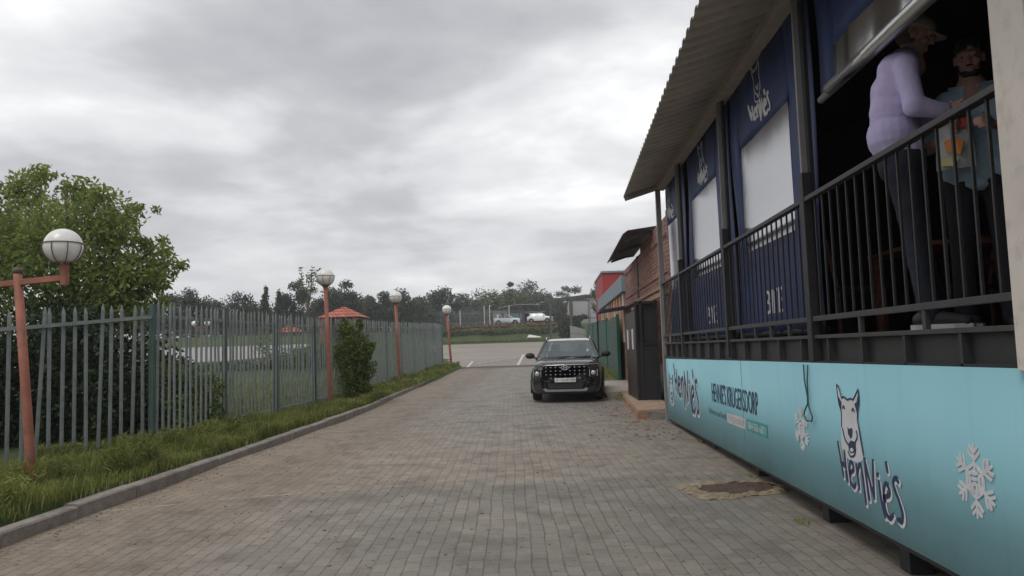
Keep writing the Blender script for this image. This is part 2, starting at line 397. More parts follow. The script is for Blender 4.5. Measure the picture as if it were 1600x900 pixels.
def line(name, a, b, wd, dash=None):
    mb = MB(); a = Vector(a+(0,)); b = Vector(b+(0,)); L = (b-a).length; d = (b-a).normalized(); n_ = Vector((-d.y, d.x, 0))*wd/2
    segs = [(0, L)] if not dash else [(k*dash[0], min(L, k*dash[0]+dash[1])) for k in range(int(L/dash[0])+1)]
    for s0, s1 in segs:
        k = max(1, int((s1-s0)/1.0)); vs = []
        for i in range(k+1):
            q = a+d*(s0+(s1-s0)*i/k)
            for sg in (-1, 1): e_ = q+n_*sg; vs.append((e_.x, e_.y, zr(e_.y)+.008))
        mb.add(vs, [(2*i, 2*i+1, 2*i+3, 2*i+2) for i in range(k)])
    o = structure(name, mesh(name, mb, M_white_line)); return o
line('painted_parking_line', (-2.04, 56), (-1.78, 40), .16)
line('painted_parking_line', (-4.75, 46), (-4.35, 39.5), .14)
line('painted_dashed_line', (-4.2, 43.2), (-2.3, 50.5), .16, (1.1, .75))

# kerb of the verge
M_kerb = mat('kerb_concrete', (.25, .22, .195), .9, var=.3, scale=5, bump=.5, bscale=50, dirt=.5)
path = [(-4.41, -6+i) for i in range(0, 20)]+[(-4.41-.012*i, 14+i) for i in range(0, 24)]+[(-4.78, 38.2), (-5.15, 38.9), (-5.9, 39.25), (-6.9, 39.3)]
mb = MB()
for i in range(len(path)-1):
    (x0, y0), (x1, y1) = path[i], path[i+1]; d = Vector((x1-x0, y1-y0)); L = d.length; d.normalize(); n_ = Vector((-d.y, d.x)); j = R.uniform(-.008, .008); hz = R.uniform(-.012, .012)
    def P_(s_, o_, z_): q = Vector((x0, y0))+d*s_+n_*(o_+j); return (q.x, q.y, zr(q.y)+z_+(hz if z_ > 0 else 0))
    prof = [(0, -.1), (0, .105), (.014, .12), (.13, .124), (.14, .115), (.14, -.1)]
    vs = [P_(s_, o_, z_) for s_ in (.006, L-.006) for o_, z_ in prof]; n = len(prof)
    mb.add(vs, [(k, k+n, k+n+1, k+1) for k in range(n-1)]+[tuple(range(n)), tuple(range(n, 2*n))[::-1]])
structure('kerb', mesh('kerb', mb, M_kerb))

# pale concrete service road behind the fence, banked up on its slope
M_conc = mat('pale_concrete', (.30, .295, .285), .85, var=.12, scale=2, dirt=.25)
V = []; F = []
for i in range(31):
    x = -34+i*.73
    for y in (46.2, 49.5, 52.6): V.append((x, y+.06*(x+20), zleft(-30, y)+.03))
for i in range(30):
    for k in (0, 1): a = i*3+k; F.append((a, a+3, a+4, a+1))
structure('service_road', npmesh('road', np.array(V), np.array(F), M_conc))

# ---------------------------------------------------------------- palisade fence beside the drive
M_pale = mat('galvanised_grey_green', (.23, .26, .25), .55, metal=.15, var=.2, scale=5, dirt=.35)
M_post = mat('green_fence_paint', (.055, .095, .08), .6, var=.25, scale=4, dirt=.3)
def fence_run(root, pts, zf, h, bay, sp, low=True, wd=.055, dp=.024, rail=(.32, .86), postcol=M_post, palecol=M_pale, bend=0.0, posts=True):
    """pts: polyline in plan; bays of pales between posts"""
    k = 0
    for (x0, y0), (x1, y1) in zip(pts[:-1], pts[1:]):
        L = math.hypot(x1-x0, y1-y0); dx, dy = (x1-x0)/L, (y1-y0)/L; nb_ = max(1, round(L/bay))
        for b in range(nb_):
            s0, s1 = L*b/nb_, L*(b+1)/nb_
            if posts:
                q = MB(); X, Y = x0+dx*s0, y0+dy*s0; z0 = zf(X, Y); q.box(X-.035-dy*.02, X+.035-dy*.02, Y-.04, Y+.04, z0-.3, z0+h-.02)
                part('post', q, postcol, root)
            mb = MB(); n = max(1, round((s1-s0)/sp)); rl = MB()
            za, zb = zf(x0+dx*s0, y0+dy*s0), zf(x0+dx*s1, y0+dy*s1)
            for rz_ in rail:
                ra_, rb_ = rz_ if isinstance(rz_, tuple) else (rz_, rz_)
                ra, rc = ra_+(rb_-ra_)*b/nb_, ra_+(rb_-ra_)*(b+1)/nb_
                rl = MB(); rl.bar((x0+dx*s0-dy*.045, y0+dy*s0+dx*.045, za+h*ra), (x0+dx*s1-dy*.045, y0+dy*s1+dx*.045, zb+h*rc), .05, .05)
                part('rail', rl, palecol, root)
            for i in range(n):
                s_ = s0+(i+.5)*(s1-s0)/n; X, Y = x0+dx*s_, y0+dy*s_; z = zf(X, Y); ln = R.gauss(0, .006)+(R.uniform(-.09, .09) if R.random() < bend else 0)
                ln2 = R.gauss(0, .008); hh = h*(1+R.gauss(0, .006)); base = z+.03
                sec = [(-wd/2, 0), (-wd/2+.012, dp), (0, dp*.45), (wd/2-.012, dp), (wd/2, 0), (0, -.006)]
                def Q(u, v_, zz_):
                    f = (zz_-base)/h; bx = math.sin(f*3.1)*(.05 if ln > .06 else 0)
                    a_ = u+ln*f*h*.5+bx; c_ = v_+ln2*f*h
                    return (X+dx*a_+dy*c_, Y+dy*a_-dx*c_, zz_)
                vs = []
                hs = (base, base+h*.3, base+h*.6, base+hh-.09)
                for zz_ in hs: vs += [Q(u, v_, zz_) for u, v_ in sec]
                m6 = len(sec); fs = [(r*m6+k_, r*m6+(k_+1) % m6, (r+1)*m6+(k_+1) % m6, (r+1)*m6+k_) for r in range(len(hs)-1) for k_ in range(m6)]
                vs += [Q(u*.25, dp*.5, base+hh) for u, v_ in sec]; r = len(hs)-1
                fs += [(r*m6+k_, r*m6+(k_+1) % m6, (r+1)*m6+(k_+1) % m6, (r+1)*m6+k_) for k_ in range(m6)]+[tuple(range((r+1)*m6, (r+2)*m6))]
                mb.add(vs, fs)
            part('pale_panel', mb, palecol, root)
def zf_main(x, y): return zleft(x, y) if y < 37 else zr(y)+.12
FX = lambda y: -5.78+(y-11.3)*.0085
fr = thing('palisade_fence', 'long grey green steel palisade fence standing on the grass verge beside the kerb', 'fence')
fence_run(fr, [(-5.98, 11.3), (-5.76, 18.5), (-5.62, 26), (-5.5, 38.4)], zf_main, 2.12, 2.42, .172, bend=.03, rail=(.05, .905))
q = MB(); q.box(-5.55, -5.45, 38.38, 38.48, .4, 2.95); part('post', q, M_post, fr)
fl = thing('palisade_fence', 'wider spaced corner stretch of palisade fence behind the twin arm lamp, some pales bent', 'fence')
for seg_, rl_ in (([(-6.03, 11.25), (-6.85, 9.8)], (.93, .90)), ([(-6.85, 9.8), (-7.7, 8.3)], (.90, .86)), ([(-7.7, 8.3), (-10.2, 4.2)], (.86, .86))):
    fence_run(fl, seg_, lambda x, y: .17 if y > 10.9 else max(.0, .17-.13*(10.9-y)/1.4), 2.1, 9.0, .168, bend=.12, rail=(rl_,), posts=False)

# ---------------------------------------------------------------- street lamps
M_lamp = mat('faded_red_paint', (.30, .11, .07), .7, var=.35, scale=4, dirt=.6)
M_globe = mat('opal_globe', (.78, .76, .72), .35, var=.10, scale=4, coat=.3, dirt=.16)
M_cage = mat('rusty_wire', (.12, .085, .07), .6, var=.3)
def globe(root, c, r):
    g = MB(); g.ell((0, 0, 0), (r, r, r), 32, 20); g.v = [(x+c[0], y+c[1], z+c[2]) for x, y, z in g.v]
    part('globe', g, M_globe, root, True)
    k = MB()
    def ring(z0, n=28): rr = math.sqrt(max(.001, (r+.01)**2-z0*z0)); pts = [(c[0]+rr*math.cos(2*math.pi*i/n), c[1]+rr*math.sin(2*math.pi*i/n), c[2]+z0) for i in range(n+1)]; k.tube(pts, .006, 5, False)
    ring(.03); ring(-r*.93)
    for a in range(8):
        th = 2*math.pi*a/8
        pts = [(c[0]+(r+.01)*math.cos(ph)*math.cos(th), c[1]+(r+.01)*math.cos(ph)*math.sin(th), c[2]-(r+.01)*math.sin(ph)) for ph in np.linspace(-.12, 1.35, 9)]
        k.tube(pts, .005, 5, False)
    part('wire_cage', k, M_cage, root, True)
def single_lamp(loc, h, r, lean, label, rr=.05):
    root = thing('street_lamp', label, 'street lamp', loc, 0, 'globe lamps along the fence')
    tx, ty = lean
    m1 = MB(); m1.tube([(0, 0, -.3), (0, 0, 0), (tx*.5, ty*.5, h*.5), (tx, ty, h)], [rr*1.05, rr*1.05, rr, rr*.95], 14); part('pole', m1, M_lamp, root, True)
    m2 = MB(); m2.lathe([(rr*.95, 0), (rr*1.6, .03), (rr*2.2, .06), (0, .061)], 16, (tx, ty, h)); part('collar', m2, M_lamp, root, True)
    globe(root, (tx, ty, h+.05+r*.93), r)
    return root
single_lamp((-5.33, 18.3, .29), 2.82, .215, (-.09, 0), 'faded red lamp with a white globe, beside the green bush at the fence')
single_lamp((-5.38, 27.0, .42), 2.78, .225, (-.10, 0), 'middle single lamp of the drive, red pole and white globe, between bush and fence end', .055)
single_lamp((-4.98, 38.0, .74), 2.55, .235, (-.17, 0), 'farthest red lamp with small globe, leaning at the very end of the fence', .055)
# near T shaped lamp
root = thing('street_lamp', 'near twin arm lamp, thick red pole with square crossbar and caged white globe', 'street lamp', (-5.36, 7.75, .12))
m1 = MB(); m1.tube([(0, 0, -.3), (0, 0, .02), (-.1, 0, 1.1), (-.21, 0, 2.30)], [.052, .05, .046, .043], 16); part('pole', m1, M_lamp, root, True)
m1 = MB(); m1.bar((-.86, 0, 2.16), (.33, 0, 2.24), .06, .06); part('crossbar', m1, M_lamp, root, bevel=.004)
m1 = MB(); m1.lathe([(0, 0), (.046, 0), (.048, .05), (.03, .062), (0, .064)], 14, (-.21, 0, 2.30)); part('pole_cap', m1, M_cage, root, True)
for xx, zb in ((.30, 2.25), (-.83, 2.16)):
    m1 = MB(); m1.box(xx-.032, xx+.032, -.032, .032, zb-.09, zb+.15); part('bracket', m1, M_lamp, root, bevel=.004)
    globe(root, (xx-.02, 0, zb+.14+.178), .187)
# distant twin lamp seen through the fence
root = thing('street_lamp', 'distant twin globe lamp seen through the palisade before the dark trees', 'street lamp', (-27.9, 60, 3.1))
m1 = MB(); m1.tube([(0, 0, -.3), (0, 0, 1.05)], .07, 10); m1.bar((-.6, 0, .95), (.6, 0, .95), .09, .09); part('pole', m1, M_lamp, root)
for xx in (-.52, .52): m1 = MB(); m1.ell((xx, 0, 1.24), (.23, .23, .23), 16, 10); part('globe', m1, M_globe, root, True)

# ---------------------------------------------------------------- foliage
rng = np.random.default_rng(11)
def leafcloud(blobs, n, l, wd, droop=.3, bias=.45, flat=1.0):
    B = np.array(blobs, float)   # x,y,z,rx,ry,rz
    w_ = (B[:, 3]*B[:, 4]*B[:, 5])**(2/3); idx = rng.choice(len(B), n, p=w_/w_.sum())
    d = rng.normal(size=(n, 3)); d /= np.linalg.norm(d, axis=1)[:, None]
    rr = rng.random(n)**bias
    lump = 1+.16*np.sin(d[:, 0]*7+idx*1.7)*np.sin(d[:, 2]*6+idx)+.10*np.sin(d[:, 1]*13+d[:, 0]*9)
    P = B[idx, :3]+d*B[idx, 3:]*(rr*lump)[:, None]
    a = rng.normal(size=(n, 3))+d*.8; a[:, 2] -= droop; a /= np.linalg.norm(a, axis=1)[:, None]
    b = rng.normal(size=(n, 3)); b -= (b*a).sum(1)[:, None]*a; b /= np.linalg.norm(b, axis=1)[:, None]
    s_ = rng.uniform(.65, 1.3, n)[:, None]
    A = a*l*s_; Bv = b*wd*s_
    V = np.stack([P-A*.5, P-A*.05+Bv*.5, P+A*.5, P-A*.05-Bv*.5], 1).reshape(-1, 3)
    return V, np.arange(4*n).reshape(-1, 4)
def trunk_mb(x, y, z, h, r, limbs, spread, seed=0):
    q = random.Random(seed); mb = MB()
    mb.tube([(x, y, z-.3), (x+q.uniform(-.05, .05)*h, y, z+h*.5), (x+q.uniform(-.08, .08)*h, y, z+h)], [r*1.2, r, r*.6], 9)
    for i in range(limbs):
        a = q.uniform(0, 6.28); z0 = z+h*q.uniform(.45, 1.0); L = spread*q.uniform(.5, 1.0)
        mb.tube([(x, y, z0), (x+math.cos(a)*L*.5, y+math.sin(a)*L*.5, z0+L*.35), (x+math.cos(a)*L, y+math.sin(a)*L, z0+L*q.uniform(.4, .9))], [r*.5, r*.3, r*.1], 6)
    return mb
M_bark = mat('bark', (.09, .07, .05), .9, var=.3, scale=8, bump=.6, bscale=30)
M_leafA = leaf_mat('broad_leaves', (.09, .13, .03), (.34, .41, .11), .5, 1.1)
M_leafB = leaf_mat('shaded_shrub_leaves', (.012, .022, .008), (.035, .055, .016), .15, 2.0)  # low light under the big tree is put into these darker leaf colours
M_leafC = leaf_mat('bush_leaves', (.04, .07, .014), (.17, .22, .045), .35, 3.0)
M_far = {'dark': leaf_mat('dark_tree_leaves', (.03, .042, .024), (.075, .095, .045), .1, .35),
         'grey': leaf_mat('grey_tree_leaves', (.07, .085, .06), (.135, .155, .10), .15, .35),
         'green': leaf_mat('green_tree_leaves', (.06, .085, .03), (.15, .18, .07), .2, .35)}
def tree(label, base, mbtrunk, blobs, n, l, wd, m, group=None, name='tree', **k):
    root = thing(name, label, 'tree', base, 0, group); o = Vector(base)
    mbtrunk.v = [tuple(Vector(v)-o) for v in mbtrunk.v]; part('trunk', mbtrunk, M_bark, root, True)
    V, F = leafcloud(blobs, n, l, wd, **k); link('crown', npmesh('crown', V-np.array(base), F, m), root)
    return root
# the big tree on the left
bl = []
for x, z, r in ((-9.5, 3.75, 1.15), (-8.55, 3.2, .95), (-10.9, 4.1, 1.25), (-9.0, 4.35, .72), (-7.95, 3.05, .55), (-8.35, 4.1, .45), (-7.75, 3.4, .36), (-9.55, 4.95, .42), (-10.4, 5.0, .42), (-8.3, 2.55, .6), (-9.4, 2.6, 1.0), (-11.2, 2.9, 1.2), (-12.4, 3.9, 1.3), (-8.0, 3.75, .22), (-7.7, 3.85, .15), (-7.42, 3.62, .17), (-7.28, 3.35, .14), (-7.55, 2.98, .24), (-8.1, 4.42, .2), (-7.85, 4.5, .12), (-7.75, 2.62, .22), (-9.9, 5.2, .25), (-8.75, 4.75, .25), (-11.6, 5.0, .5)):
    bl.append((x, 14.6+R.uniform(-.35, .45), z, r, r*1.05, r*.85))
tk = MB(); tk.tube([(-9.6, 14.9, -.2), (-9.55, 14.9, 1.2), (-9.5, 14.8, 2.4), (-9.4, 14.7, 3.8)], [.22, .18, .13, .05], 10)
for x1, z1 in ((-7.75, 3.4), (-8.35, 4.0), (-9.55, 4.9), (-10.9, 4.4), (-8.0, 2.8), (-12.2, 3.9), (-7.6, 3.8)):
    tk.tube([(-9.52, 14.85, 1.9), ((-9.5+x1)/2, 14.7, 1.9+(z1-1.9)*.6), (x1, 14.6, z1)], [.09, .06, .015], 7)
tree('big leafy green tree behind the corner of the palisade fence, leaves against the sky', (-9.6, 14.9, 0.15), tk, bl, 30000, .13, .05, M_leafA, name='leafy_tree', droop=.55, bias=.42)
# twig ends above the frame edge at far left
# shrubs under it
def shrub(label, base, blobs, n, l, wd, m, name='shrub', cat='shrub', group=None, **k):
    root = thing(name, label, cat, base, 0, group); o = Vector(base); tk = MB()
    for i in range(5):
        a = i*1.3; b = blobs[i % len(blobs)]
        tk.tube([(0, 0, -.1), ((b[0]-o.x)*.4+.05*math.cos(a), (b[1]-o.y)*.4+.05*math.sin(a), (b[2]-o.z)*.5), (b[0]-o.x, b[1]-o.y, b[2]-o.z)], [.025, .016, .006], 6)
    part('stems', tk, M_bark, root, True)
    V, F = leafcloud(blobs, n, l, wd, **k); link('foliage', npmesh('foliage', V-np.array(base), F, m), root); return root
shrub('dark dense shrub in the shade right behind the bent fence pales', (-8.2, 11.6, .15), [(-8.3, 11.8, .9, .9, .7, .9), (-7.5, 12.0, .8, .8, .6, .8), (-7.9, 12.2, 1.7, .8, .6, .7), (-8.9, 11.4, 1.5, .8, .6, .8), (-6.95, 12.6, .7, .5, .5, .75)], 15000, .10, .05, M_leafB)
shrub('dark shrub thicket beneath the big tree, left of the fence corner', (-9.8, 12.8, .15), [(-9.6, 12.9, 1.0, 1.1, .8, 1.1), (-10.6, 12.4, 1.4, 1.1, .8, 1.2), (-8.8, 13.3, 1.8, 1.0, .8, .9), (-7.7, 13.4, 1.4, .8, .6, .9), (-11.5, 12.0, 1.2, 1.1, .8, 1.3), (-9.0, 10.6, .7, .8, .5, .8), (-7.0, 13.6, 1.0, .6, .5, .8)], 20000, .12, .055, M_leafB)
shrub('low leafy bush on the lawn behind the fence near its corner', (-6.35, 13.0, .2), [(-6.5, 13.0, .55, .5, .45, .42), (-6.15, 13.3, .95, .36, .35, .4), (-6.65, 13.2, 1.15, .3, .3, .35), (-5.98, 13.2, .5, .22, .35, .3)], 2600, .10, .045, M_leafC)
shrub('green bush growing through the fence beside the second red lamp', (-5.12, 19.9, .3), [(-5.2, 19.9, 1.3, .42, .45, .5), (-5.2, 20.0, 1.85, .36, .4, .42), (-5.15, 19.9, .75, .42, .45, .5), (-4.88, 19.8, 1.55, .26, .3, .26), (-5.4, 20.0, 2.15, .2, .25, .24), (-4.95, 20.0, 1.1, .35, .35, .3), (-4.68, 19.8, 1.62, .1, .12, .08), (-4.72, 19.9, 1.72, .14, .15, .1), (-5.0, 19.9, 2.28, .12, .15, .16), (-5.45, 20, 2.35, .08, .1, .14), (-4.85, 19.9, .55, .16, .2, .16), (-5.55, 20, 1.5, .16, .2, .3)], 8000, .085, .042, M_leafC, name='bush', cat='bush')
# far trees
FT = [(-38.1, 60, 6.51, 4.79, 'dark'), (-36.4, 66, 6.82, 4.06, 'dark'), (-35.7, 70, 7.89, 3.07, 'dark'), (-35.2, 74, 8.61, 3.62, 'dark'), (-35.4, 80, 7.66, 2.78, 'dark'), (-34.7, 84, 8.89, 4.81, 'round'), (-30.2, 80, 8.92, 1.80, 'conifer'), (-30.9, 86, 8.98, 2.23, 'conifer'), (-29.9, 88, 10.22, 3.49, 'dark'), (-19.8, 62, 8.75, 2.67, 'sparse'), (-26.7, 92, 9.91, 3.94, 'dark'), (-25.3, 95, 10.91, 3.74, 'dark'), (-24.0, 100, 9.19, 2.90, 'grey'), (-22.0, 100, 9.72, 3.74, 'dark'), (-21.0, 108, 10.74, 5.13, 'dark'), (-19.2, 112, 9.76, 4.17, 'grey'), (-16.8, 120, 11.64, 6.69, 'dark'), (-14.5, 126, 11.09, 5.09, 'grey'), (-11.6, 118, 9.22, 4.95, 'grey'), (-10.5, 138, 12.51, 7.64, 'green'), (-7.0, 142, 12.94, 6.41, 'green'), (-6.9, 140, 13.84, 2.34, 'grey'), (-3.7, 146, 14.61, 7.56, 'grey'), (-0.4, 150, 12.46, 5.49, 'grey'), (3.2, 150, 13.59, 6.98, 'sparse2'), (6.2, 140, 11.15, 5.79, 'grey'), (4.5, 70, 7.43, 1.97, 'sparse2'), (-23.0, 125, 10.04, 6.35, 'dark'), (-30.3, 120, 10.18, 6.14, 'dark'), (-39.0, 100, 8.35, 6.91, 'dark'), (-31.5, 110, 9.40, 7.53, 'dark'), (-1.9, 160, 11.77, 9.32, 'grey'), (5.6, 165, 11.56, 8.20, 'grey')]
FL = ['wide dark tree low on the far left horizon behind the big leafy tree', 'dark tree of the far line just beside the big leafy tree', 'dark spiky topped tree, first one clear of the big tree', 'dark flame topped tree left of a patch of open sky', 'lowest dark tree in the gap left of the domed tree', 'dark domed tree standing alone above the palisade fence', 'slim pointed conifer right of the domed tree', 'narrow dark conifer beside the slim pointed one', 'dark bushy tree between conifer and the twiggy sapling', 'sparse young tree with twiggy tips sticking up left of the second lamp', 'dark full tree directly behind the second lamp', 'tall dark tree just right of the second lamp globe', 'small grey green tree above the red tiled roof', 'dark tree left of the third lamp globe', 'dark round tree directly behind the third lamp globe', 'grey green low tree right of the third lamp', 'broad dark tree left of the farthest lamp', 'greyish tree directly behind the farthest lamp globe', 'pale grey tree right of the farthest lamp', 'bright green tree left end of the green pair behind the car park', 'second bright green tree above the beige hut', 'thin tree tip poking over the bright green trees', 'largest grey domed tree above the shade roof', 'grey green tree low to the right of the domed one', 'loose open tree right of the domed tree, sky through it', 'grey tree above the steel frame at the car park', 'small palm like tree against the red gable wall', 'low dark tree filling in behind the third lamp', 'low dark tree behind the gazebo roof', 'low dark tree far off behind the leftmost ones', 'broad low dark tree far behind the sparse sapling', 'broad low grey tree behind the shade roofs', 'broad low grey tree far behind the steel frame']
for i, (x, y, zt, wd, kind) in enumerate(FT):
    zb = zleft(x, y) if y < 112 else zr(y); zb = min(zb, zt-2); r = wd/2; H_ = zt-zb
    q = random.Random(i+3); mk = {'dark': 'dark', 'round': 'dark', 'conifer': 'dark', 'sparse': 'green', 'sparse2': 'grey'}.get(kind, kind)
    blobs = []
    if kind == 'conifer':
        for k in range(7): f = k/6; blobs.append((x+q.uniform(-.1, .1), y, zb+H_*(.1+.82*f), r*(1.05-.75*f), r*(1.05-.75*f), H_*.12))
    elif kind.startswith('sparse'):
        for k in range(15): a = q.uniform(0, 6.28); f = q.random(); blobs.append((x+math.cos(a)*r*.75*q.random()**.5, y+math.sin(a)*r*.6, zb+H_*(.45+.5*f), r*.28, r*.28, H_*.07))
    else:
        top = 1.0
        for k in range(11):
            a = q.uniform(0, 6.28); f = q.random(); rr_ = q.uniform(.3, .5)*r
            xo = math.cos(a)*r*.68; blobs.append((x+xo, y+math.sin(a)*r*.6, zb+H_*(.25+.58*f*(1-.35*(xo/r)**2)), rr_*1.2, rr_*1.2, rr_*q.uniform(.9, 1.3)))
        blobs.append((x+q.uniform(-.2, .2)*r, y, zt-r*.34, r*.5, r*.5, r*.36)); blobs.append((x, y, zb+H_*.45, r*.85, r*.8, H_*.34))
    n = 5200 if not kind.startswith('sparse') else 1100
    if kind == 'conifer': n = 3000
    ls = .0036*y if not kind.startswith('sparse') else .0032*y
    tk = trunk_mb(x, y, zb, H_*.55, .05*H_*.5, 6, r*.7, i)
    if kind == 'sparse':
        for sx in (-.6, .35): tk.tube([(x, y, zb+H_*.4), (x+sx*.8, y, zb+H_*.75), (x+sx, y, zt)], [.06, .04, .01], 6)
        for sx in (-.6, .35):
            for k in range(9): f = k/8; blobs.append((x+sx*(.75+.25*f), y, zt-1.9*(1-f), .32*(1-.6*f)+.06, .25, .09))
    tree(FL[i], (x, y, zb), tk, blobs, n, ls*.85, ls*.45, M_far[mk], 'trees of the far tree line', droop=.0, bias=.5)
# woods closing the horizon
bl = []
for k in range(70):
    x = -75+k*1.75; y = 168+R.uniform(-4, 10); bl.append((x, y, 8.2+R.uniform(-.8, 1.2), 2.6, 2.5, R.uniform(1.8, 3.2)))
for k in range(46):
    x = -62+k*1.15; y = 118+R.uniform(-3, 5); 
    if x < -14: bl.append((x, y, 6.6+R.uniform(-.6, .7), 1.8, 1.8, R.uniform(1.6, 2.4)))
V, F = leafcloud(bl, 36000, .62, .4, droop=0)
o = link('distant_woods', npmesh('woods', V, F, M_far['dark'])); tag(o, 'continuous dark woods closing the horizon behind the separate trees', 'woods', None, 'stuff')

# grass of the verge, as blades
M_blade = leaf_mat('grass_blades', (.075, .095, .02), (.30, .33, .085), .35, 1.5)
def blades(n, xf, yr, hf, wdt, zf, spread=.35):
    y = yr[0]+(yr[1]-yr[0])*rng.random(n)**1.25; u = rng.random(n); x = np.array([xf(a, b) for a, b in zip(u, y)])
    z = np.array([zf(a, b) for a, b in zip(x, y)])
    clump = .55+.9*np.clip(np.sin(x*3.1+y*1.3)*np.sin(y*2.3-x)+.35, 0, 1)
    h_ = hf*rng.uniform(.4, 1.15, n)*clump; a = rng.random(n)*6.283; ln = rng.uniform(.1, 1.0, n)*spread*h_*2.2
    dx, dy = np.cos(a), np.sin(a); w2 = wdt*rng.uniform(.6, 1.3, n)*(1+y/22)
    px_, py_ = -dy*w2/2, dx*w2/2
    V = np.stack([np.stack([x-px_, y-py_, z-.02], 1), np.stack([x+px_, y+py_, z-.02], 1),
                  np.stack([x+dx*ln*.4+px_*.7, y+dy*ln*.4+py_*.7, z+h_*.65], 1), np.stack([x+dx*ln*.4-px_*.7, y+dy*ln*.4-py_*.7, z+h_*.65], 1),
                  np.stack([x+dx*ln, y+dy*ln, z+h_*.92], 1)], 1).reshape(-1, 3)
    b = np.arange(n)*5; T1 = np.stack([b, b+1, b+2], 1); T2 = np.stack([b, b+2, b+3], 1); T3 = np.stack([b+3, b+2, b+4], 1)
    return V, np.concatenate([T1, T2, T3])
V1, F1 = blades(42000, lambda u, y: -4.60-u**1.25*(1.4 if y > 11 else 1.4+(11-y)*.45), (4.2, 22), .15, .0075, zleft)
V2, F2 = blades(16000, lambda u, y: -4.66-u*1.3, (22, 38.6), .17, .013, zleft)
V3, F3 = blades(16000, lambda u, y: -5.9-u*8.0*(y-8)/14, (10, 30), .12, .014, zleft)
V4, F4 = blades(1200, lambda u, y: -4.54-u*.1, (5, 37), .13, .01, lambda x, y: zr(y)+.13)
Vs = [V1, V2, V3, V4]; Fs = [F1, F2, F3, F4]; off = 0; FF = []
for v_, f_ in zip(Vs, Fs): FF.append(f_+off); off += len(v_)
o = link('verge_grass', npmesh('grass', np.concatenate(Vs), np.concatenate(FF), M_blade)); tag(o, 'long untidy green grass growing along the verge and behind the fence', 'grass', None, 'stuff')
# weeds: taller seedy tufts near the first lamp
V, F = leafcloud([(-5.0+R.uniform(-.6, .3), y, zleft(-5, y)+.16, .22, .3, .16) for y in np.arange(5.6, 13, .5)]+[(-4.75, y, zr(y)+.2, .16, .25, .08) for y in np.arange(9, 36, 1.5)], 12000, .11, .012, droop=-.5, bias=.6)
o = link('verge_weeds', npmesh('weeds', V, F, M_blade)); tag(o, 'bushy pale green weeds tufting over the kerb edge', 'weeds', None, 'stuff')

# ---------------------------------------------------------------- behind the fence on the left
M_tile = brick_mat('red_roof_tiles', (.42, .10, .06), (.50, .16, .10), (.16, .04, .03), .3, .22, .03, bump=1.0)
M_brick = brick_mat('red_face_brick', (.27, .085, .06), (.36, .14, .10), (.20, .16, .14))
def hip_roof(mb, x0, x1, y0, y1, z0, z1):
    cx, cy = (x0+x1)/2, (y0+y1)/2
    mb.add([(x0, y0, z0), (x1, y0, z0), (x1, y1, z0), (x0, y1, z0), (cx-.15, cy, z1), (cx+.15, cy, z1)], [(0, 1, 5, 4), (1, 2, 5), (2, 3, 4, 5), (3, 0, 4), (3, 2, 1, 0)])
gz = thing('gazebo', 'open gazebo with red tiled hip roof seen past the second lamp', 'gazebo', (-15.4, 55, 2.4))
mb = MB(); hip_roof(mb, -1.1, 2.0, -1.6, 1.6, 1.75, 2.55); part('roof', mb, M_tile, gz)
for a in (-.8, 1.6):
    for b in (-1.2, 1.2): mb = MB(); mb.box(a-.18, a+.18, b-.18, b+.18, -.5, 1.75); part('brick_pier', mb, M_brick, gz)
kz = thing('kiosk', 'small low kiosk with red tiled roof seen through the palisade', 'kiosk', (-20.7, 60, 2.95))
mb = MB(); mb.box(-.8, .8, -.8, .8, -.3, .45); part('wall', mb, mat('kiosk_plaster', (.25, .2, .17)), kz)
mb = MB(); hip_roof(mb, -1.1, 1.1, -1.1, 1.1, .45, .98); part('roof', mb, M_tile, kz)
# low clipped hedge before the service road
def hedge(label, bl, n, ls, m, name='hedge'):
    V, F = leafcloud(bl, n, ls, ls*.6, droop=0); o = link(name, npmesh('hedge', V, F, m)); return tag(o, label, 'hedge')
hedge('low dark clipped hedge before the pale service road behind the fence', [(x, 41.5+.05*(x+20), .95, .9, .6, .5) for x in np.arange(-33, -11, 1.0)], 9000, .14, M_far['dark'])
# far boundary rail fence on the crest
rf = thing('rail_fence', 'dark low fence line on the grass crest beyond the service road', 'fence', (-24, 58.5, 3.0))
for zz_ in (.35, .75): mb = MB(); mb.bar((-16, 0, zz_), (9, 0, zz_), .06, .05); part('rail', mb, M_cage, rf)
for k in range(11): mb = MB(); mb.box(-16+k*2.5-.05, -16+k*2.5+.05, -.05, .05, -.3, .9); part('post', mb, M_cage, rf)
sh = [( -19.3, 45, 1.6), (-17.6, 44, 1.5)]
shrub('thin flowering shrub behind the fence left of the kiosk', (-15.6, 42, .8), [(-15.6, 42, 1.7, .9, .6, .9), (-14.8, 42, 1.3, .7, .5, .7), (-16.2, 42.3, 2.3, .6, .5, .7)], 1100, .13, .06, M_leafC)
shrub('olive shrub behind the fence below the gazebo', (-12.2, 40, .8), [(-12.2, 40, 1.5, .9, .6, .8), (-11.2, 40.5, 1.6, .9, .6, .8), (-13.4, 40, 1.4, .8, .6, .7)], 2600, .13, .07, M_leafC)
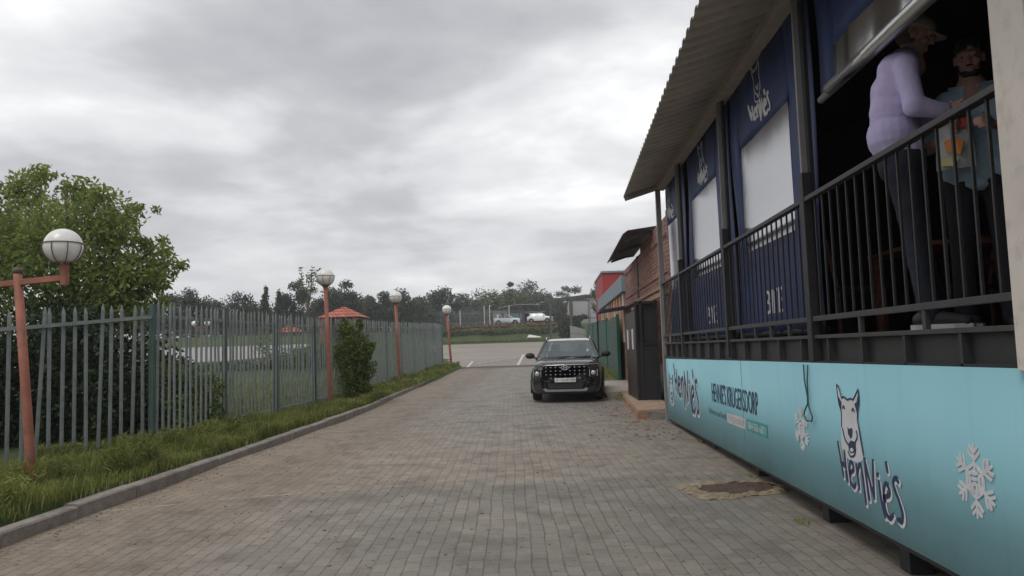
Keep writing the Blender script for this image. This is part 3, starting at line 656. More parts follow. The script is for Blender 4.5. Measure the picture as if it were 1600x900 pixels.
# ---------------------------------------------------------------- restaurant terrace
def ap(name, mb, m, root, base, smooth=False, bevel=0, label=None, parent=None):
    b = Vector(base); mb.v = [tuple(Vector(v)-b) for v in mb.v]
    return part(name, mb, m, parent or root, smooth, bevel, label)
M_blk = mat('black_steel', (.016, .016, .018), .6, var=.3, scale=5, dirt=.15)
M_rail = mat('worn_grey_steel', (.038, .038, .038), .6, var=.3, scale=6, dirt=.2)
M_fascia = mat('deck_fascia_steel', (.028, .028, .028), .6, var=.25, scale=3, dirt=.2)
M_beige = mat('beige_steel', (.66, .60, .53), .6, var=.1, scale=3, dirt=.25)
M_greypost = mat('grey_steel_post', (.24, .235, .22), .6, var=.15, scale=3, dirt=.3)
M_roof = mat('galvanised_sheet', (.34, .30, .265), .55, metal=.2, var=.2, scale=1.2, dirt=.35)
M_beam = mat('beam_grey', (.34, .30, .26), .7, var=.15, dirt=.2)
M_deck = mat('deck_boards', (.05, .045, .04), .8, var=.3, scale=4, stretch=(1, 8, 1))
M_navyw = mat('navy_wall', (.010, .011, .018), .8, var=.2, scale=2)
M_blind = mat('navy_pvc', (.018, .034, .115), .55, var=.25, scale=1.6, bump=.25, bscale=1.5, spec=.3)
M_clear = glass_mat('clear_pvc', (.13, .13, .13), .22, .03, .17, .04, (.60, .60, .61))
M_logo = mat('white_print', (.60, .60, .62), .6, var=.15, scale=12)
YP = [(6.2), (9.08), (12.2)]
TB = (2.1, 7.2, 0.0)
tr = thing('restaurant_terrace', 'raised dark steel restaurant terrace with corrugated overhanging roof and black balustrade', 'building', TB)
mb = MB(); mb.box(2.12, 6.6, -.5, 14.2, 1.43, 1.49); ap('deck_floor', mb, M_deck, tr, TB)
mb = MB(); mb.box(2.06, 2.115, -.5, 14.2, 1.475, 1.503); ap('deck_edge', mb, M_rail, tr, TB, bevel=.003)
mb = MB(); mb.box(2.115, 2.14, -.5, 14.2, 1.26, 1.474)
yy_ = 14.0
while yy_ > 0: mb.box(2.062, 2.115, yy_-.012, yy_+.012, 1.262, 1.474); yy_ -= .625
mb.box(2.05, 2.115, -.5, 14.2, 1.235, 1.26)
mb.box(2.2, 2.3, -.5, 14.2, 1.0, 1.42); ap('fascia', mb, M_fascia, tr, TB)
for y in (1.3, 3.15, 4.98, 6.35, 8.4, 10.6, 12.6): mb = MB(); mb.box(2.13, 2.27, y-.07, y+.07, -.1, 1.42); ap('leg', mb, M_blk, tr, TB, bevel=.004)
mb = MB(); mb.box(2.03, 2.115, 14.2, 14.3, .05, 4.34); ap('corner_post', mb, M_greypost, tr, TB, bevel=.004)
for y in YP:
    mb = MB(); mb.box(2.115, 2.15, y-.03, y+.028, 1.5, 4.34); ap('roof_post', mb, M_blk, tr, TB, bevel=.004)
    mb = MB(); mb.box(2.07, 2.113, y+.03, y+.065, 2.6, 4.34); ap('blind_track', mb, M_greypost, tr, TB)
    mb = MB(); mb.box(2.04, 2.112, y-.05, y+.05, 1.30, 2.80); ap('balustrade_post', mb, M_blk, tr, TB, bevel=.004)
mb = MB(); mb.box(2.02, 2.14, 3.22, 3.47, 1.30, 4.34); ap('door_post', mb, M_beige, tr, TB, bevel=.006)
mb = MB(); mb.box(2.06, 2.10, .3, 3.22, 1.5, 4.34); mb.box(2.03, 2.06, 3.0, 3.16, 1.5, 4.2); ap('side_panel', mb, M_blk, tr, TB)
mb = MB(); mb.box(2.05, 2.2, -.5, 14.3, 4.34, 4.44); ap('roof_beam', mb, M_beam, tr, TB, bevel=.004)
# balustrades, one frame and its balusters per bay
bal = MB(); bal.box(-.007, .007, -.007, .007, 1.652, 2.562); bal.v = [(x, y, z) for x, y, z in bal.v]; balm = mesh('baluster', bal, M_blk)
for y0, y1 in ((3.47, 6.15), (6.25, 9.03), (9.13, 12.15), (12.25, 14.2)):
    mb = MB(); mb.box(2.045, 2.105, y0, y1, 2.565, 2.60); mb.box(2.055, 2.095, y0, y1, 1.61, 1.65)
    n = 3 if y1 > 5 else 2
    for k in range(1, 5 if y0 > 6 else 3): yk = y0+(y1-y0)*k/(5 if y0 > 6 else 3); mb.box(2.06, 2.09, yk-.02, yk+.02, 1.503, 1.61)
    br = ap('balustrade', mb, M_rail, tr, TB, bevel=.003)
    n = round((y1-y0)/.155)
    for k in range(1, n):
        o = link('baluster', balm, br); o.location = (2.075-TB[0], y0+(y1-y0)*k/n-TB[1], 0)
# roof
V = []; F = []; ys = np.arange(-1.0, 14.36, .019); 
def zroof(x): return 4.45+(x-2.07)*.30
for y in ys:
    xe = 1.44-.020*(14-y); wv_ = .022*math.tanh(2.5*math.sin(2*math.pi*y/.228))
    for x in (xe, 2.07, 4.3, 6.9): V.append((x-TB[0], y-TB[1], zroof(x)+wv_))
for j in range(len(ys)-1):
    for k in range(3): a = j*4+k; F.append((a, a+4, a+5, a+1))
o = link('roof_sheeting', npmesh('roof', np.array(V), np.array(F), M_roof, True), tr); sd_ = o.modifiers.new('s', 'SOLIDIFY'); sd_.thickness = .004
mb = MB(); mb.bar((1.46, 14.34, zroof(1.46)-.035), (6.8, 14.34, zroof(6.8)-.035), .02, .11); mb.bar((1.5, 14.25, zroof(1.5)-.05), (6.8, 14.25, zroof(6.8)-.05), .05, .07)
for x in (1.52, 2.9, 4.3, 5.6): mb.box(x-.03, x+.03, -1, 14.2, zroof(x)-.10, zroof(x)-.03) if x > 2 else None
ap('roof_frame', mb, M_beam, tr, TB)
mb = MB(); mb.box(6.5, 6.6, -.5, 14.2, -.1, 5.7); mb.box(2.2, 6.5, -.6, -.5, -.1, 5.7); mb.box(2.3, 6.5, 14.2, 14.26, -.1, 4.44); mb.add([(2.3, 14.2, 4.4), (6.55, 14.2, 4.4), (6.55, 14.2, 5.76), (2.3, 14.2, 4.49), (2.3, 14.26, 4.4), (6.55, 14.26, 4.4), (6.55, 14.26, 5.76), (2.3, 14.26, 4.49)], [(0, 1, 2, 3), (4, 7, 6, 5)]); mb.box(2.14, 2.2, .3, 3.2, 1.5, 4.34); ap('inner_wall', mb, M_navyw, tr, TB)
mb = MB(); mb.add([(2.24, -.5, zroof(2.24)-.11), (6.5, -.5, zroof(6.5)-.11), (6.5, 14.2, zroof(6.5)-.11), (2.24, 14.2, zroof(2.24)-.11)], [(0, 1, 2, 3)]); ap('added_dark_ceiling', mb, M_navyw, tr, TB)  # dark sheet added under the roof so the terrace interior reads as shade

# ---------------------------------------------------------------- printed matter
M_navyink = mat('navy_ink', (.018, .03, .085), .5, var=.15, scale=10)
M_whiteink = mat('white_ink', (.62, .62, .64), .5, var=.08, scale=10)
M_greyink = mat('faded_ink', (.075, .19, .24), .6, var=.2, scale=10)
def dog(fn, u0, v0, wd, ht, root, base, white=None, dark=None, d=.0015):
    white = white or M_whiteink; dark = dark or M_navyink
    def c(x, y): return (u0+(x-35-(y-35)*.085)/178*wd, v0+(1-(y-35)/515)*ht)
    out = [(42, 40), (60, 60), (85, 130), (95, 122), (120, 135), (140, 125), (160, 132), (190, 55), (196, 120), (195, 200), (190, 240), (205, 340), (232, 480), (228, 520), (200, 545), (150, 552), (110, 530), (85, 480), (83, 330), (80, 230), (62, 180), (48, 100)]
    mb = MB(); mb.prism([c(*p) for p in out], fn, (0, d)); ap('printed_dog_head', mb, white, root, base)
    mb = MB()
    for poly in ([(55, 120), (62, 180), (80, 225), (80, 160), (66, 140)], [(168, 155), (192, 235), (196, 165), (190, 90), (182, 140)], [(125, 325), (135, 335), (155, 322), (161, 345), (158, 385), (148, 400), (130, 372)], [(133, 440), (150, 410), (182, 412), (184, 450), (172, 490), (150, 498), (137, 475)]):
        mb.prism([c(*p) for p in poly], fn, (d, 2*d))
    S = [[(42, 40), (50, 105), (64, 182), (80, 228), (84, 330)], [(42, 40), (60, 62), (80, 130)], [(80, 130), (96, 120), (120, 135), (142, 124), (160, 130)], [(160, 130), (176, 90), (190, 55)], [(190, 55), (197, 130), (190, 240), (206, 340), (232, 480)], [(90, 200), (95, 182), (104, 200)], [(154, 205), (160, 188), (170, 208)], [(92, 345), (112, 415), (138, 448)], [(186, 335), (192, 375), (178, 418)], [(135, 490), (150, 520), (176, 505), (184, 460)]]
    strokes(mb, [[c(*p) for p in s_] for s_ in S], fn, wd*.028, 2*d, 2.6*d)
    ap('printed_dog_lines', mb, dark, root, base)
    mb = MB(); mb.prism([c(*p) for p in [(146, 470), (158, 458), (170, 468), (166, 484), (152, 486)]], fn, (2*d, 2.8*d)); ap('printed_dog_tongue', mb, white, root, base)
def name_logo(fn, u0, v0, wd, ht, root, base, th, dark=M_navyink, shadow=True, d=.0015):
    if shadow:
        mb = MB(); strokes(mb, LET, fn, th*1.35, 0, d, wd, ht, u0+th*.38, v0-th*.42); ap('printed_name_shadow', mb, M_whiteink, root, base)
    mb = MB(); strokes(mb, LET, fn, th, d, 2*d, wd, ht, u0, v0); ap('printed_name', mb, dark, root, base)
def snowflake(fn, cu, cv, r, root, base, d=.0015):
    mb = MB(); S = []
    for k in range(6):
        a = math.pi/2+k*math.pi/3; e = (math.cos(a), math.sin(a)); n_ = (-e[1], e[0])
        S.append([(e[0]*.28*r, e[1]*.28*r), (e[0]*r*.65, e[1]*r*.65), (e[0]*r, e[1]*r)])
        for f, l in ((.58, .30), (.78, .22)):
            for sg in (-1, 1): S.append([(e[0]*f*r, e[1]*f*r), (e[0]*(f+l*.35)*r+n_[0]*sg*l*.5*r, e[1]*(f+l*.35)*r+n_[1]*sg*l*.5*r), (e[0]*(f+l*.72)*r+n_[0]*sg*l*.9*r, e[1]*(f+l*.72)*r+n_[1]*sg*l*.9*r)])
        S.append([(math.cos(a+math.pi/6)*.42*r, math.sin(a+math.pi/6)*.42*r), (math.cos(a)*.46*r, math.sin(a)*.46*r), (math.cos(a-math.pi/6)*.42*r, math.sin(a-math.pi/6)*.42*r)])
    S += [[(-.24*r, -.3*r), (-.24*r, 0), (-.24*r, .12*r)], [(.24*r, -.3*r), (.24*r, 0), (.24*r, .12*r)], [(-.12*r, .05*r), (0, .05*r), (.12*r, .05*r)], [(-.1*r, -.12*r), (0, -.08*r), (.1*r, -.12*r)], [(-.15*r, .22*r), (0, .2*r), (.15*r, .22*r)], [(-.11*r, -.32*r), (-.11*r, -.2*r), (-.1*r, -.12*r)], [(.11*r, -.32*r), (.11*r, -.2*r), (.1*r, -.12*r)]]
    strokes(mb, S, lambda u, v, w_: fn(u+cu, v+cv, w_), r*.105, 0, d); ap('printed_snowflake', mb, M_whiteink, root, base)

# ---------------------------------------------------------------- turquoise banner
m = bpy.data.materials.new('turquoise_vinyl'); m.use_nodes = True; nt = m.node_tree; nt.nodes.clear(); t = NT(nt)
tc = t.n('ShaderNodeTexCoord').outputs['Object']
c = t.mix(t.mr(t.noise(tc, .9, 4), .3, .7), (.25, .51, .58), (.29, .56, .62))
st = t.noise(t.n('ShaderNodeMapping', {'Vector': tc, 'Scale': (1, 7, .5)}).outputs[0], 1.5, 5, .6)
c = t.mix(t.m('MULTIPLY', t.mr(st, .55, .75), .2), c, (.14, .34, .38))
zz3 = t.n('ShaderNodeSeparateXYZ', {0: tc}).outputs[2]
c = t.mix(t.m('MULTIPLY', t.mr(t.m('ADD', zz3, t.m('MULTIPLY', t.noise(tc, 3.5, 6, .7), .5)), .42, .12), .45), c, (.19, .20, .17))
c = t.mix(t.m('MULTIPLY', t.mr(t.noise(tc, 6, 6, .7), .62, .70), .35), c, (.30, .48, .50))
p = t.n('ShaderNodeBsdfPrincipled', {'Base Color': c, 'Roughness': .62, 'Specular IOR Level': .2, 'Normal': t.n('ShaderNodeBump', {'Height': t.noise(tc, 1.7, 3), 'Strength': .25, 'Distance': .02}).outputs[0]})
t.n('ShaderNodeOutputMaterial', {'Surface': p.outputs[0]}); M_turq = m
BB = (2.05, 7.0, .2)
bn = thing('banner', 'long turquoise restaurant banner with dog head and snowflakes hung below the terrace', 'banner', BB)
def zt_(y): return 1.22+(13.9-y)*.00867
def zb_(y): return .15+(14-y)*.0091
mb = MB(); K = 40; vs = []
for i in range(K+1):
    y = 14.02-i*(14.02-.2)/K; wv = .0025*math.sin(i*1.9)
    vs += [(2.045+wv, y, zt_(y)), (2.045+wv*.5, y, zb_(y)), (2.06, y, zt_(y)), (2.06, y, zb_(y))]
mb.add(vs, [q_ for i in range(K) for q_ in ((4*i, 4*i+1, 4*i+5, 4*i+4), (4*i+2, 4*i+6, 4*i+7, 4*i+3), (4*i, 4*i+4, 4*i+6, 4*i+2), (4*i+1, 4*i+3, 4*i+7, 4*i+5))]+[(0, 2, 3, 1)])
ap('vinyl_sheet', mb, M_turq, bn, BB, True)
mb = MB(); mb.bar((2.068, 14.04, zb_(14)-.012), (2.068, .2, zb_(.2)-.012), .03, .03); mb.bar((2.068, 14.04, zt_(14)), (2.068, .2, zt_(.2)), .012, .03); mb.box(2.05, 2.08, 14.03, 14.06, .13, 1.23); ap('frame', mb, M_blk, bn, BB)
mb = MB(); mb.box(2.0405, 2.0435, 8.49, 8.50, zb_(8.5), zt_(8.5)); ap('seam', mb, mat('seam_teal', (.10, .29, .33)), bn, BB)
bf = lambda u, v, w_: (2.0415-w_, -u, v)
name_logo(bf, -13.12, .44, 2.15, .70, bn, BB, .062)
dog(bf, -13.72, .42, .52, .56, bn, BB)
mb = place_text("HENNIE'S KRUGERSDORP", -10.1, .725, 2.22, .245, bf); ap('printed_address', mb, M_navyink, bn, BB)
mb = place_text("Follow us and book", -10.34, .555, 1.0, .075, bf); ap('printed_small_line', mb, M_greyink, bn, BB)
M_plate1 = mat('washed_white', (.50, .53, .53), .6); M_plate2 = mat('sea_green', (.05, .29, .28), .6); M_pink = mat('washed_pink', (.42, .33, .34), .6)
mb = MB(); mb.prism([(-9.28, .53), (-8.42, .535), (-8.42, .655), (-9.28, .645)], bf, (0, .001)); ap('printed_plate', mb, M_plate1, bn, BB)
mb = place_text("FACEBOOK", -9.2, .56, .72, .06, lambda u, v, w_: bf(u, v, w_+.001)); ap('printed_plate_word', mb, M_pink, bn, BB)
mb = MB(); mb.prism([(-8.36, .53), (-7.58, .535), (-7.58, .665), (-8.36, .655)], bf, (0, .001)); ap('printed_plate', mb, M_plate2, bn, BB)
mb = place_text("064 636 6871", -8.3, .56, .66, .075, lambda u, v, w_: bf(u, v, w_+.001)); ap('printed_number', mb, M_plate1, bn, BB)
snowflake(bf, -6.54, .74, .18, bn, BB); snowflake(bf, -3.92, .755, .175, bn, BB)
dog(bf, -5.70, .625, .47, .52, bn, BB); name_logo(bf, -5.73, .34, 1.0, .39, bn, BB, .031)

# cable loop
mb = MB(); mb.tube([(2.03, 6.36, 1.27), (2.02, 6.33, 1.15), (2.02, 6.28, 1.02), (2.015, 6.27, .96), (2.01, 6.34, .90), (2.01, 6.36, .86), (2.01, 6.30, .825), (2.01, 6.18, .835), (2.01, 6.16, .87), (2.015, 6.24, .93), (2.02, 6.27, .97), (2.02, 6.265, 1.05), (2.02, 6.26, 1.15), (2.03, 6.255, 1.27)], .006, 6)
o = link('cable', mesh('cable', mb, mat('dark_green_cable', (.02, .07, .08), .5), True)); tag(o, 'thin dark looped cable dangling in front of the turquoise banner', 'cable')

# ---------------------------------------------------------------- drop blinds
def blind(label, y0, y1, wy0, wy1, zbot, wz0, wz1, logo=None, lower=None, rolled=False):
    """y0<y1 bay; w*: clear window extent"""
    xb = 2.215; base = (xb, (y0+y1)/2, zbot)
    root = thing('drop_blind', label, 'blind', base, 0, 'navy roll down blinds of the terrace')
    mb = MB(); n = 28
    def X_(y, z):
        if not rolled and wy0-.02 <= y <= wy1+.02 and wz0-.02 <= z <= wz1+.02: return xb+.004*math.sin(z*2.2+y*1.5)
        return xb+.010*math.sin(y*9)+.006*math.sin(y*23+z*3)+.018*math.sin(z*2.2+y)
    def grid(ya, yb, za, zb2, off=0):
        ny = max(2, int((yb-ya)/.1)); nz = max(2, int((zb2-za)/.12)); vs = []
        for j in range(nz+1):
            for i in range(ny+1): y = ya+(yb-ya)*i/ny; z = za+(zb2-za)*j/nz; vs.append((X_(y, z)+off, y, z))
        return vs, [(j*(ny+1)+i, j*(ny+1)+i+1, (j+1)*(ny+1)+i+1, (j+1)*(ny+1)+i) for j in range(nz) for i in range(ny)]
    for a in ((y0, wy0, zbot, 4.4), (wy1, y1, zbot, 4.4), (wy0, wy1, wz1, 4.4), (wy0, wy1, zbot, wz0)):
        if a[1]-a[0] > .02 and a[3]-a[2] > .02: mb.add(*grid(*a))
    o = ap('canvas', mb, M_blind, root, base, True); o.modifiers.new('s', 'SOLIDIFY').thickness = .003
    mb = MB(); mb.add(*grid(wy0-.01, wy1+.01, wz0-.01, wz1+.01, -.004)); ap('clear_window', mb, M_clear, root, base, True)
    mb = MB(); mb.tube([(xb, y0+.01, zbot+.01), (xb, y1-.01, zbot+.01)], .03, 12); ap('bottom_bar', mb, M_blk if not rolled else M_greypost, root, base, True)
    lf = lambda u, v, w_: (X_(-u, v)-.006-w_, -u, v)
    if logo:
        u0, v0, s_ = logo
        name_logo(lf, u0, v0, .72*s_, .27*s_, root, base, .036*s_, M_logo, False)
        mbd = MB()
        S = [[(42, 40), (50, 105), (64, 182), (80, 228), (84, 330)], [(42, 40), (60, 62), (80, 130)], [(80, 130), (96, 120), (120, 135), (142, 124), (160, 130)], [(160, 130), (176, 90), (190, 55)], [(190, 55), (197, 130), (190, 240), (206, 340), (226, 450)], [(92, 345), (112, 415), (138, 448)], [(186, 335), (192, 375), (178, 418)], [(84, 330), (86, 470), (112, 530), (160, 545)], [(130, 335), (148, 395), (158, 335)], [(138, 445), (150, 495), (180, 440)]]
        strokes(mbd, [[(u0+.1*s_+(x-35)/200*.36*s_, v0+.22*s_+(1-(y-35)/515)*.42*s_) for x, y in q_] for q_ in S], lf, .016*s_, 0, .0015)
        ap('printed_dog_head', mbd, M_logo, root, base)
    if lower:
        mb = place_text("BITE", lower[0], lower[1], lower[2], lower[3], lf); ap('printed_word', mb, M_logo, root, base)
    return root
blind('navy drop blind nearest the open bay, big clear window and white logo above it', 6.28, 9.0, 6.92, 8.66, 1.535, 2.46, 3.62, (-8.12, 3.70, 1.0), (-7.96, 1.74, .62, .24))
blind('middle navy drop blind between the two narrow roof posts', 9.16, 12.1, 9.97, 11.7, 1.535, 2.46, 3.62, (-11.2, 3.70, 1.0), (-10.95, 1.74, .62, .24))
blind('farthest navy drop blind beside the grey corner post', 12.28, 14.18, 13.05, 14.05, 1.535, 2.46, 3.62, (-14.1, 3.70, .95))
# half raised blind of the open bay
rb = blind('half rolled up navy blind with crumpled clear plastic above the two men', 3.5, 6.12, 4.0, 5.86, 3.36, 3.40, 3.70, (-5.4, 3.95, 1.0), None, True)
mb = MB(); mb.tube([(2.19, 5.87, 3.38), (2.18, 5.0, 3.37), (2.19, 4.0, 3.385)], [.042, .05, .045], 12)
ap('rolled_plastic', mb, glass_mat('rolled_clear_pvc', (.35, .34, .33), .35, .1, .2, .4), rb, (2.215, (3.5+6.12)/2, 3.36), True)

# ---------------------------------------------------------------- furniture on the terrace
M_redwood = mat('red_brown_wood', (.22, .075, .04), .5, var=.3, scale=3, stretch=(1, 1, 6))
M_darkseat = mat('dark_seat', (.03, .03, .035), .7)
def chair(loc, rz, label, grp):
    r_ = thing('wooden_chair', label, 'chair', loc, rz, grp)
    for sx in (-.19, .19):
        mb = MB(); mb.bar((sx, -.2, 0), (sx, -.2, .44), .035, .035); part('leg', mb, M_redwood, r_)
        mb = MB(); mb.bar((sx, .2, 0), (sx, .2, .46), .035, .035); part('leg', mb, M_redwood, r_)
        mb = MB(); mb.bar((sx, .2, .46), (sx*1.02, .29, .95), .045, .035); part('back_upright', mb, M_redwood, r_)
    mb = MB(); mb.box(-.22, .22, -.23, .23, .44, .475); part('seat', mb, M_darkseat, r_, bevel=.008)
    mb = MB(); mb.bar((-.19, .275, .88), (.19, .275, .88), .025, .12); mb.bar((-.19, .24, .68), (.19, .24, .68), .02, .05); part('backrest', mb, M_redwood, r_)
    return r_
c0 = chair((3.05, 7.7, 1.49), rad(70), 'reddish wooden chair behind the balustrade next to the open bay post', 'wooden chairs on the terrace')
dup(c0, (4.1, 7.9, 1.49), rad(200), 'second wooden chair deeper inside behind the table')
tb = thing('table', 'dark table with red brown edge behind the balusters beside the standing man', 'table', (3.05, 6.95, 1.49))
mb = MB(); mb.box(-.1, .75, -.75, .3, .70, .735); part('tabletop', mb, M_redwood, tb, bevel=.006)
for sx, sy in ((-.04, -.68), (.68, -.68), (-.04, .24), (.68, .24)): mb = MB(); mb.bar((sx, sy, 0), (sx, sy, .70), .05, .05); part('leg', mb, M_redwood, tb)

# ---------------------------------------------------------------- brick building beyond
M_redbrick = brick_mat('rusty_red_brick', (.17, .05, .038), (.31, .12, .085), (.26, .20, .17), .24, .09, .014, bump=1.0)
M_orange = mat('orange_paint', (.50, .24, .11), .75, var=.15, dirt=.3); M_cream = mat('cream_paint', (.50, .44, .36), .75, dirt=.3)
M_greyroof = mat('blue_grey_roof_paint', (.19, .245, .27), .6, var=.12, dirt=.15)
HB = (2.45, 20, .1)
hb = thing('brick_building', 'red brick building with orange striped wall beyond the terrace', 'building', HB)
mb = MB(); mb.box(2.42, 2.62, 14.55, 16.98, -.2, 4.1); mb.box(2.42, 2.62, 16.98, 20.3, 2.62, 4.1); mb.box(2.42, 2.62, 20.3, 25, -.2, 3.9); mb.box(2.62, 8, 14.55, 14.75, -.2, 4.1); mb.box(2.42, 9, 37, 37.2, -.2, 3.6); mb.box(8, 8.2, 14.55, 37.2, -.2, 4.1)
ap('wall', mb, M_redbrick, hb, HB)
mb = MB(); mb.box(2.34, 2.62, 14.52, 15.2, 0, 4.12)
for i in range(8): mb.box(2.30+.02*(i % 2), 2.34, 14.6, 15.1, .4+i*.27, .58+i*.27)
ap('brick_pier', mb, M_redbrick, hb, HB, bevel=.01)
mb = MB()
for i, z in enumerate((2.95, 3.7)): mb.box(2.395, 2.42, 15.2, 24.5, z, z+.10)
ap('brick_band', mb, M_redbrick, hb, HB, bevel=.01)
mb = MB(); mb.box(2.35, 2.42, 15.2, 22.5, 2.50, 2.59); mb.box(2.385, 2.42, 15.2, 22.5, 2.68, 2.74); ap('lintel', mb, mat('sandy_lintel', (.33, .20, .12), .85, var=.25, dirt=.4), hb, HB)
mb = MB(); mb.box(2.43, 2.6, 25, 37, .2, 3.4); ap('striped_wall', mb, M_redbrick, hb, HB)
for i in range(10):
    mb = MB(); y = 25.2+i*1.18; mb.box(2.395, 2.43, y, y+.58, 1.6, 3.2); ap('wall_stripe', mb, M_orange if i % 3 else M_cream, hb, HB)
mb = MB(); mb.box(2.30, 2.45, 24.6, 37, 3.22, 3.74); mb.add([(2.30, 24.6, 3.742), (2.30, 37, 3.742), (5.2, 37, 4.6), (5.2, 24.6, 4.6)], [(0, 1, 2, 3)]); ap('roof_fascia', mb, M_greyroof, hb, HB)
mb = MB(); mb.box(2.62, 8, 14.75, 25, 4.02, 4.1); ap('roof', mb, M_beam, hb, HB)
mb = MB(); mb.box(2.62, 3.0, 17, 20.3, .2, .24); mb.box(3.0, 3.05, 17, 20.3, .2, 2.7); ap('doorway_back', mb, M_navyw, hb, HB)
mb = MB(); mb.box(2.395, 2.42, 20.9, 21.1, 2.6, 3.9); ap('downpipe', mb, M_blk, hb, HB)
# corrugated canopy
aw = thing('corrugated_canopy', 'dark corrugated sheet canopy jutting from the top of the brick wall', 'canopy', (2.42, 20, 4.05))
V = []; F = []; ys = np.arange(17.6, 22.6, .025)
for y in ys:
    for x, z in ((1.72, 4.02-(y-17.6)*.02), (1.84, 4.11-(y-17.6)*.02), (2.5, 4.19-(y-17.6)*.02)): V.append((x-2.42, y-20, z-4.05+.015*math.sin(2*math.pi*y/.2)))
for j in range(len(ys)-1):
    for k in range(2): a = j*3+k; F.append((a, a+3, a+4, a+1))
o = link('sheet', npmesh('canopy', np.array(V), np.array(F), mat('weathered_dark_sheet', (.13, .125, .12), .7, var=.3, dirt=.4), True), aw); o.modifiers.new('s', 'SOLIDIFY').thickness = .006
mb = MB()
for y in (-2.2, 0, 2.2): mb = MB(); mb.bar((-.62, y, -.14), (0, y, .05), .05, .06); part('bracket', mb, M_blk, aw)
pass
# security gate cage at the door
gt = thing('security_gate', 'tall black steel security door standing on the brick step against the brick wall', 'security door', (2.15, 17.4, .24))
M_brownblk = mat('brown_black_steel', (.05, .04, .034), .45, var=.3, scale=2, dirt=.2)
mb = MB(); mb.box(-.26, -.22, 0, 2.2, .02, 2.02); part('side_panel', mb, M_brownblk, gt)
mb = MB(); mb.box(-.22, .22, 0, .04, .02, 1.25); mb.box(-.22, .22, .06, .08, 1.25, 2.15); part('door_leaf', mb, M_blk, gt)
mb = MB()
for x in (-.24, -.13, .23): mb.box(x-.02, x+.02, -.03, .03, 0, 2.2)
mb.box(-.24, .24, -.03, .03, 2.17, 2.22); mb.box(-.22, .22, -.02, .02, 1.24, 1.28); part('frame', mb, M_blk, gt)
mb = MB(); mb.box(-.26, .26, 0, 2.2, 2.2, 2.23); part('top_panel', mb, M_blk, gt)
M_wh = mat('white_enamel', (.7, .7, .68), .4, var=.05)
for y in (.45, 1.55): mb = MB(); mb.box(-.285, -.262, y, y+.14, 1.15, 1.62); part('handle', mb, M_wh, gt, bevel=.004)
# brick step
m_ = brick_mat('orange_step_brick', (.42, .20, .11), (.30, .13, .08), (.30, .26, .22), .22, .09, bump=1.0)
sp_ = thing('brick_step', 'low orange brick doorstep with worn cement top under the black security door', 'step', (1.95, 17, .05))
mb = MB(); mb.add([(-.36, -2.15, -.1), (.5, -2.1, -.1), (.5, 4.4, -.1), (-.16, 4.4, -.1), (-.36, -2.15, .16), (.5, -2.1, .16), (.5, 4.4, .18), (-.16, 4.4, .18)], [(0, 1, 5, 4), (1, 2, 6, 5), (2, 3, 7, 6), (3, 0, 4, 7), (4, 5, 6, 7)]); part('brick_base', mb, m_, sp_)
mb = MB(); mb.add([(-.34, -2.12, .162), (.46, -2.08, .162), (.46, 4.4, .182), (-.14, 4.4, .182), (-.34, -2.12, .195), (.46, -2.08, .195), (.46, 4.4, .215), (-.14, 4.4, .215)], [(0, 1, 5, 4), (1, 2, 6, 5), (2, 3, 7, 6), (3, 0, 4, 7), (4, 5, 6, 7)]); part('cement_top', mb, mat('worn_cement', (.34, .25, .18), .9, var=.25, scale=4, dirt=.5, bump=.5), sp_)
mb = MB(); mb.box(-.19, .25, -2.2, -2.152, -.08, .17); part('grey_block', mb, M_kerb, sp_, bevel=.01)
# concrete apron beyond the step
ob = MB(); ob.add([(1.45, 20.2, .1), (2.42, 21.3, .1), (2.42, 25.6, .1), (1.5, 25.6, .1), (1.35, 20.2, .27), (2.42, 21.4, .28), (2.42, 25.6, .36), (1.45, 25.6, .35)], [(0, 1, 5, 4), (1, 2, 6, 5), (2, 3, 7, 6), (3, 0, 4, 7), (4, 5, 6, 7)])
structure('pavement_slab', mesh('slab', ob, mat('slab_concrete', (.40, .36, .31), .9, var=.15, dirt=.3)))
V, F = leafcloud([(1.75, 20.0, .22, .14, .4, .12), (1.62, 19.4, .16, .1, .4, .1)]+[(1.9+R.uniform(-.2, .35), 26+i*.45, .42+i*.012, .3, .4, .22) for i in range(30)], 7000, .10, .012, droop=-.7, bias=.6)
o = link('wall_weeds', npmesh('weeds', V, F, M_blade)); tag(o, 'grass growing at the foot of the green fence and by the step', 'grass', None, 'stuff')
# blue awning
ba = thing('blue_awning', 'small blue flat awning on a thin dark pole above the green fence', 'awning', (2.0, 24, 2.55))
mb = MB(); mb.add([(-.5, -1, 0), (.45, -1, .12), (.45, 1.6, .12), (-.5, 1.6, 0), (-.5, -1, .03), (.45, -1, .15), (.45, 1.6, .15), (-.5, 1.6, .03)], [(0, 1, 5, 4), (1, 2, 6, 5), (2, 3, 7, 6), (3, 0, 4, 7), (4, 5, 6, 7), (3, 2, 1, 0)]); part('sheet', mb, mat('blue_sheet', (.03, .055, .16), .5), ba)
mb = MB(); mb.bar((-.47, 1.4, -2.3), (-.47, 1.4, 0), .04, .04); part('pole', mb, M_blk, ba)
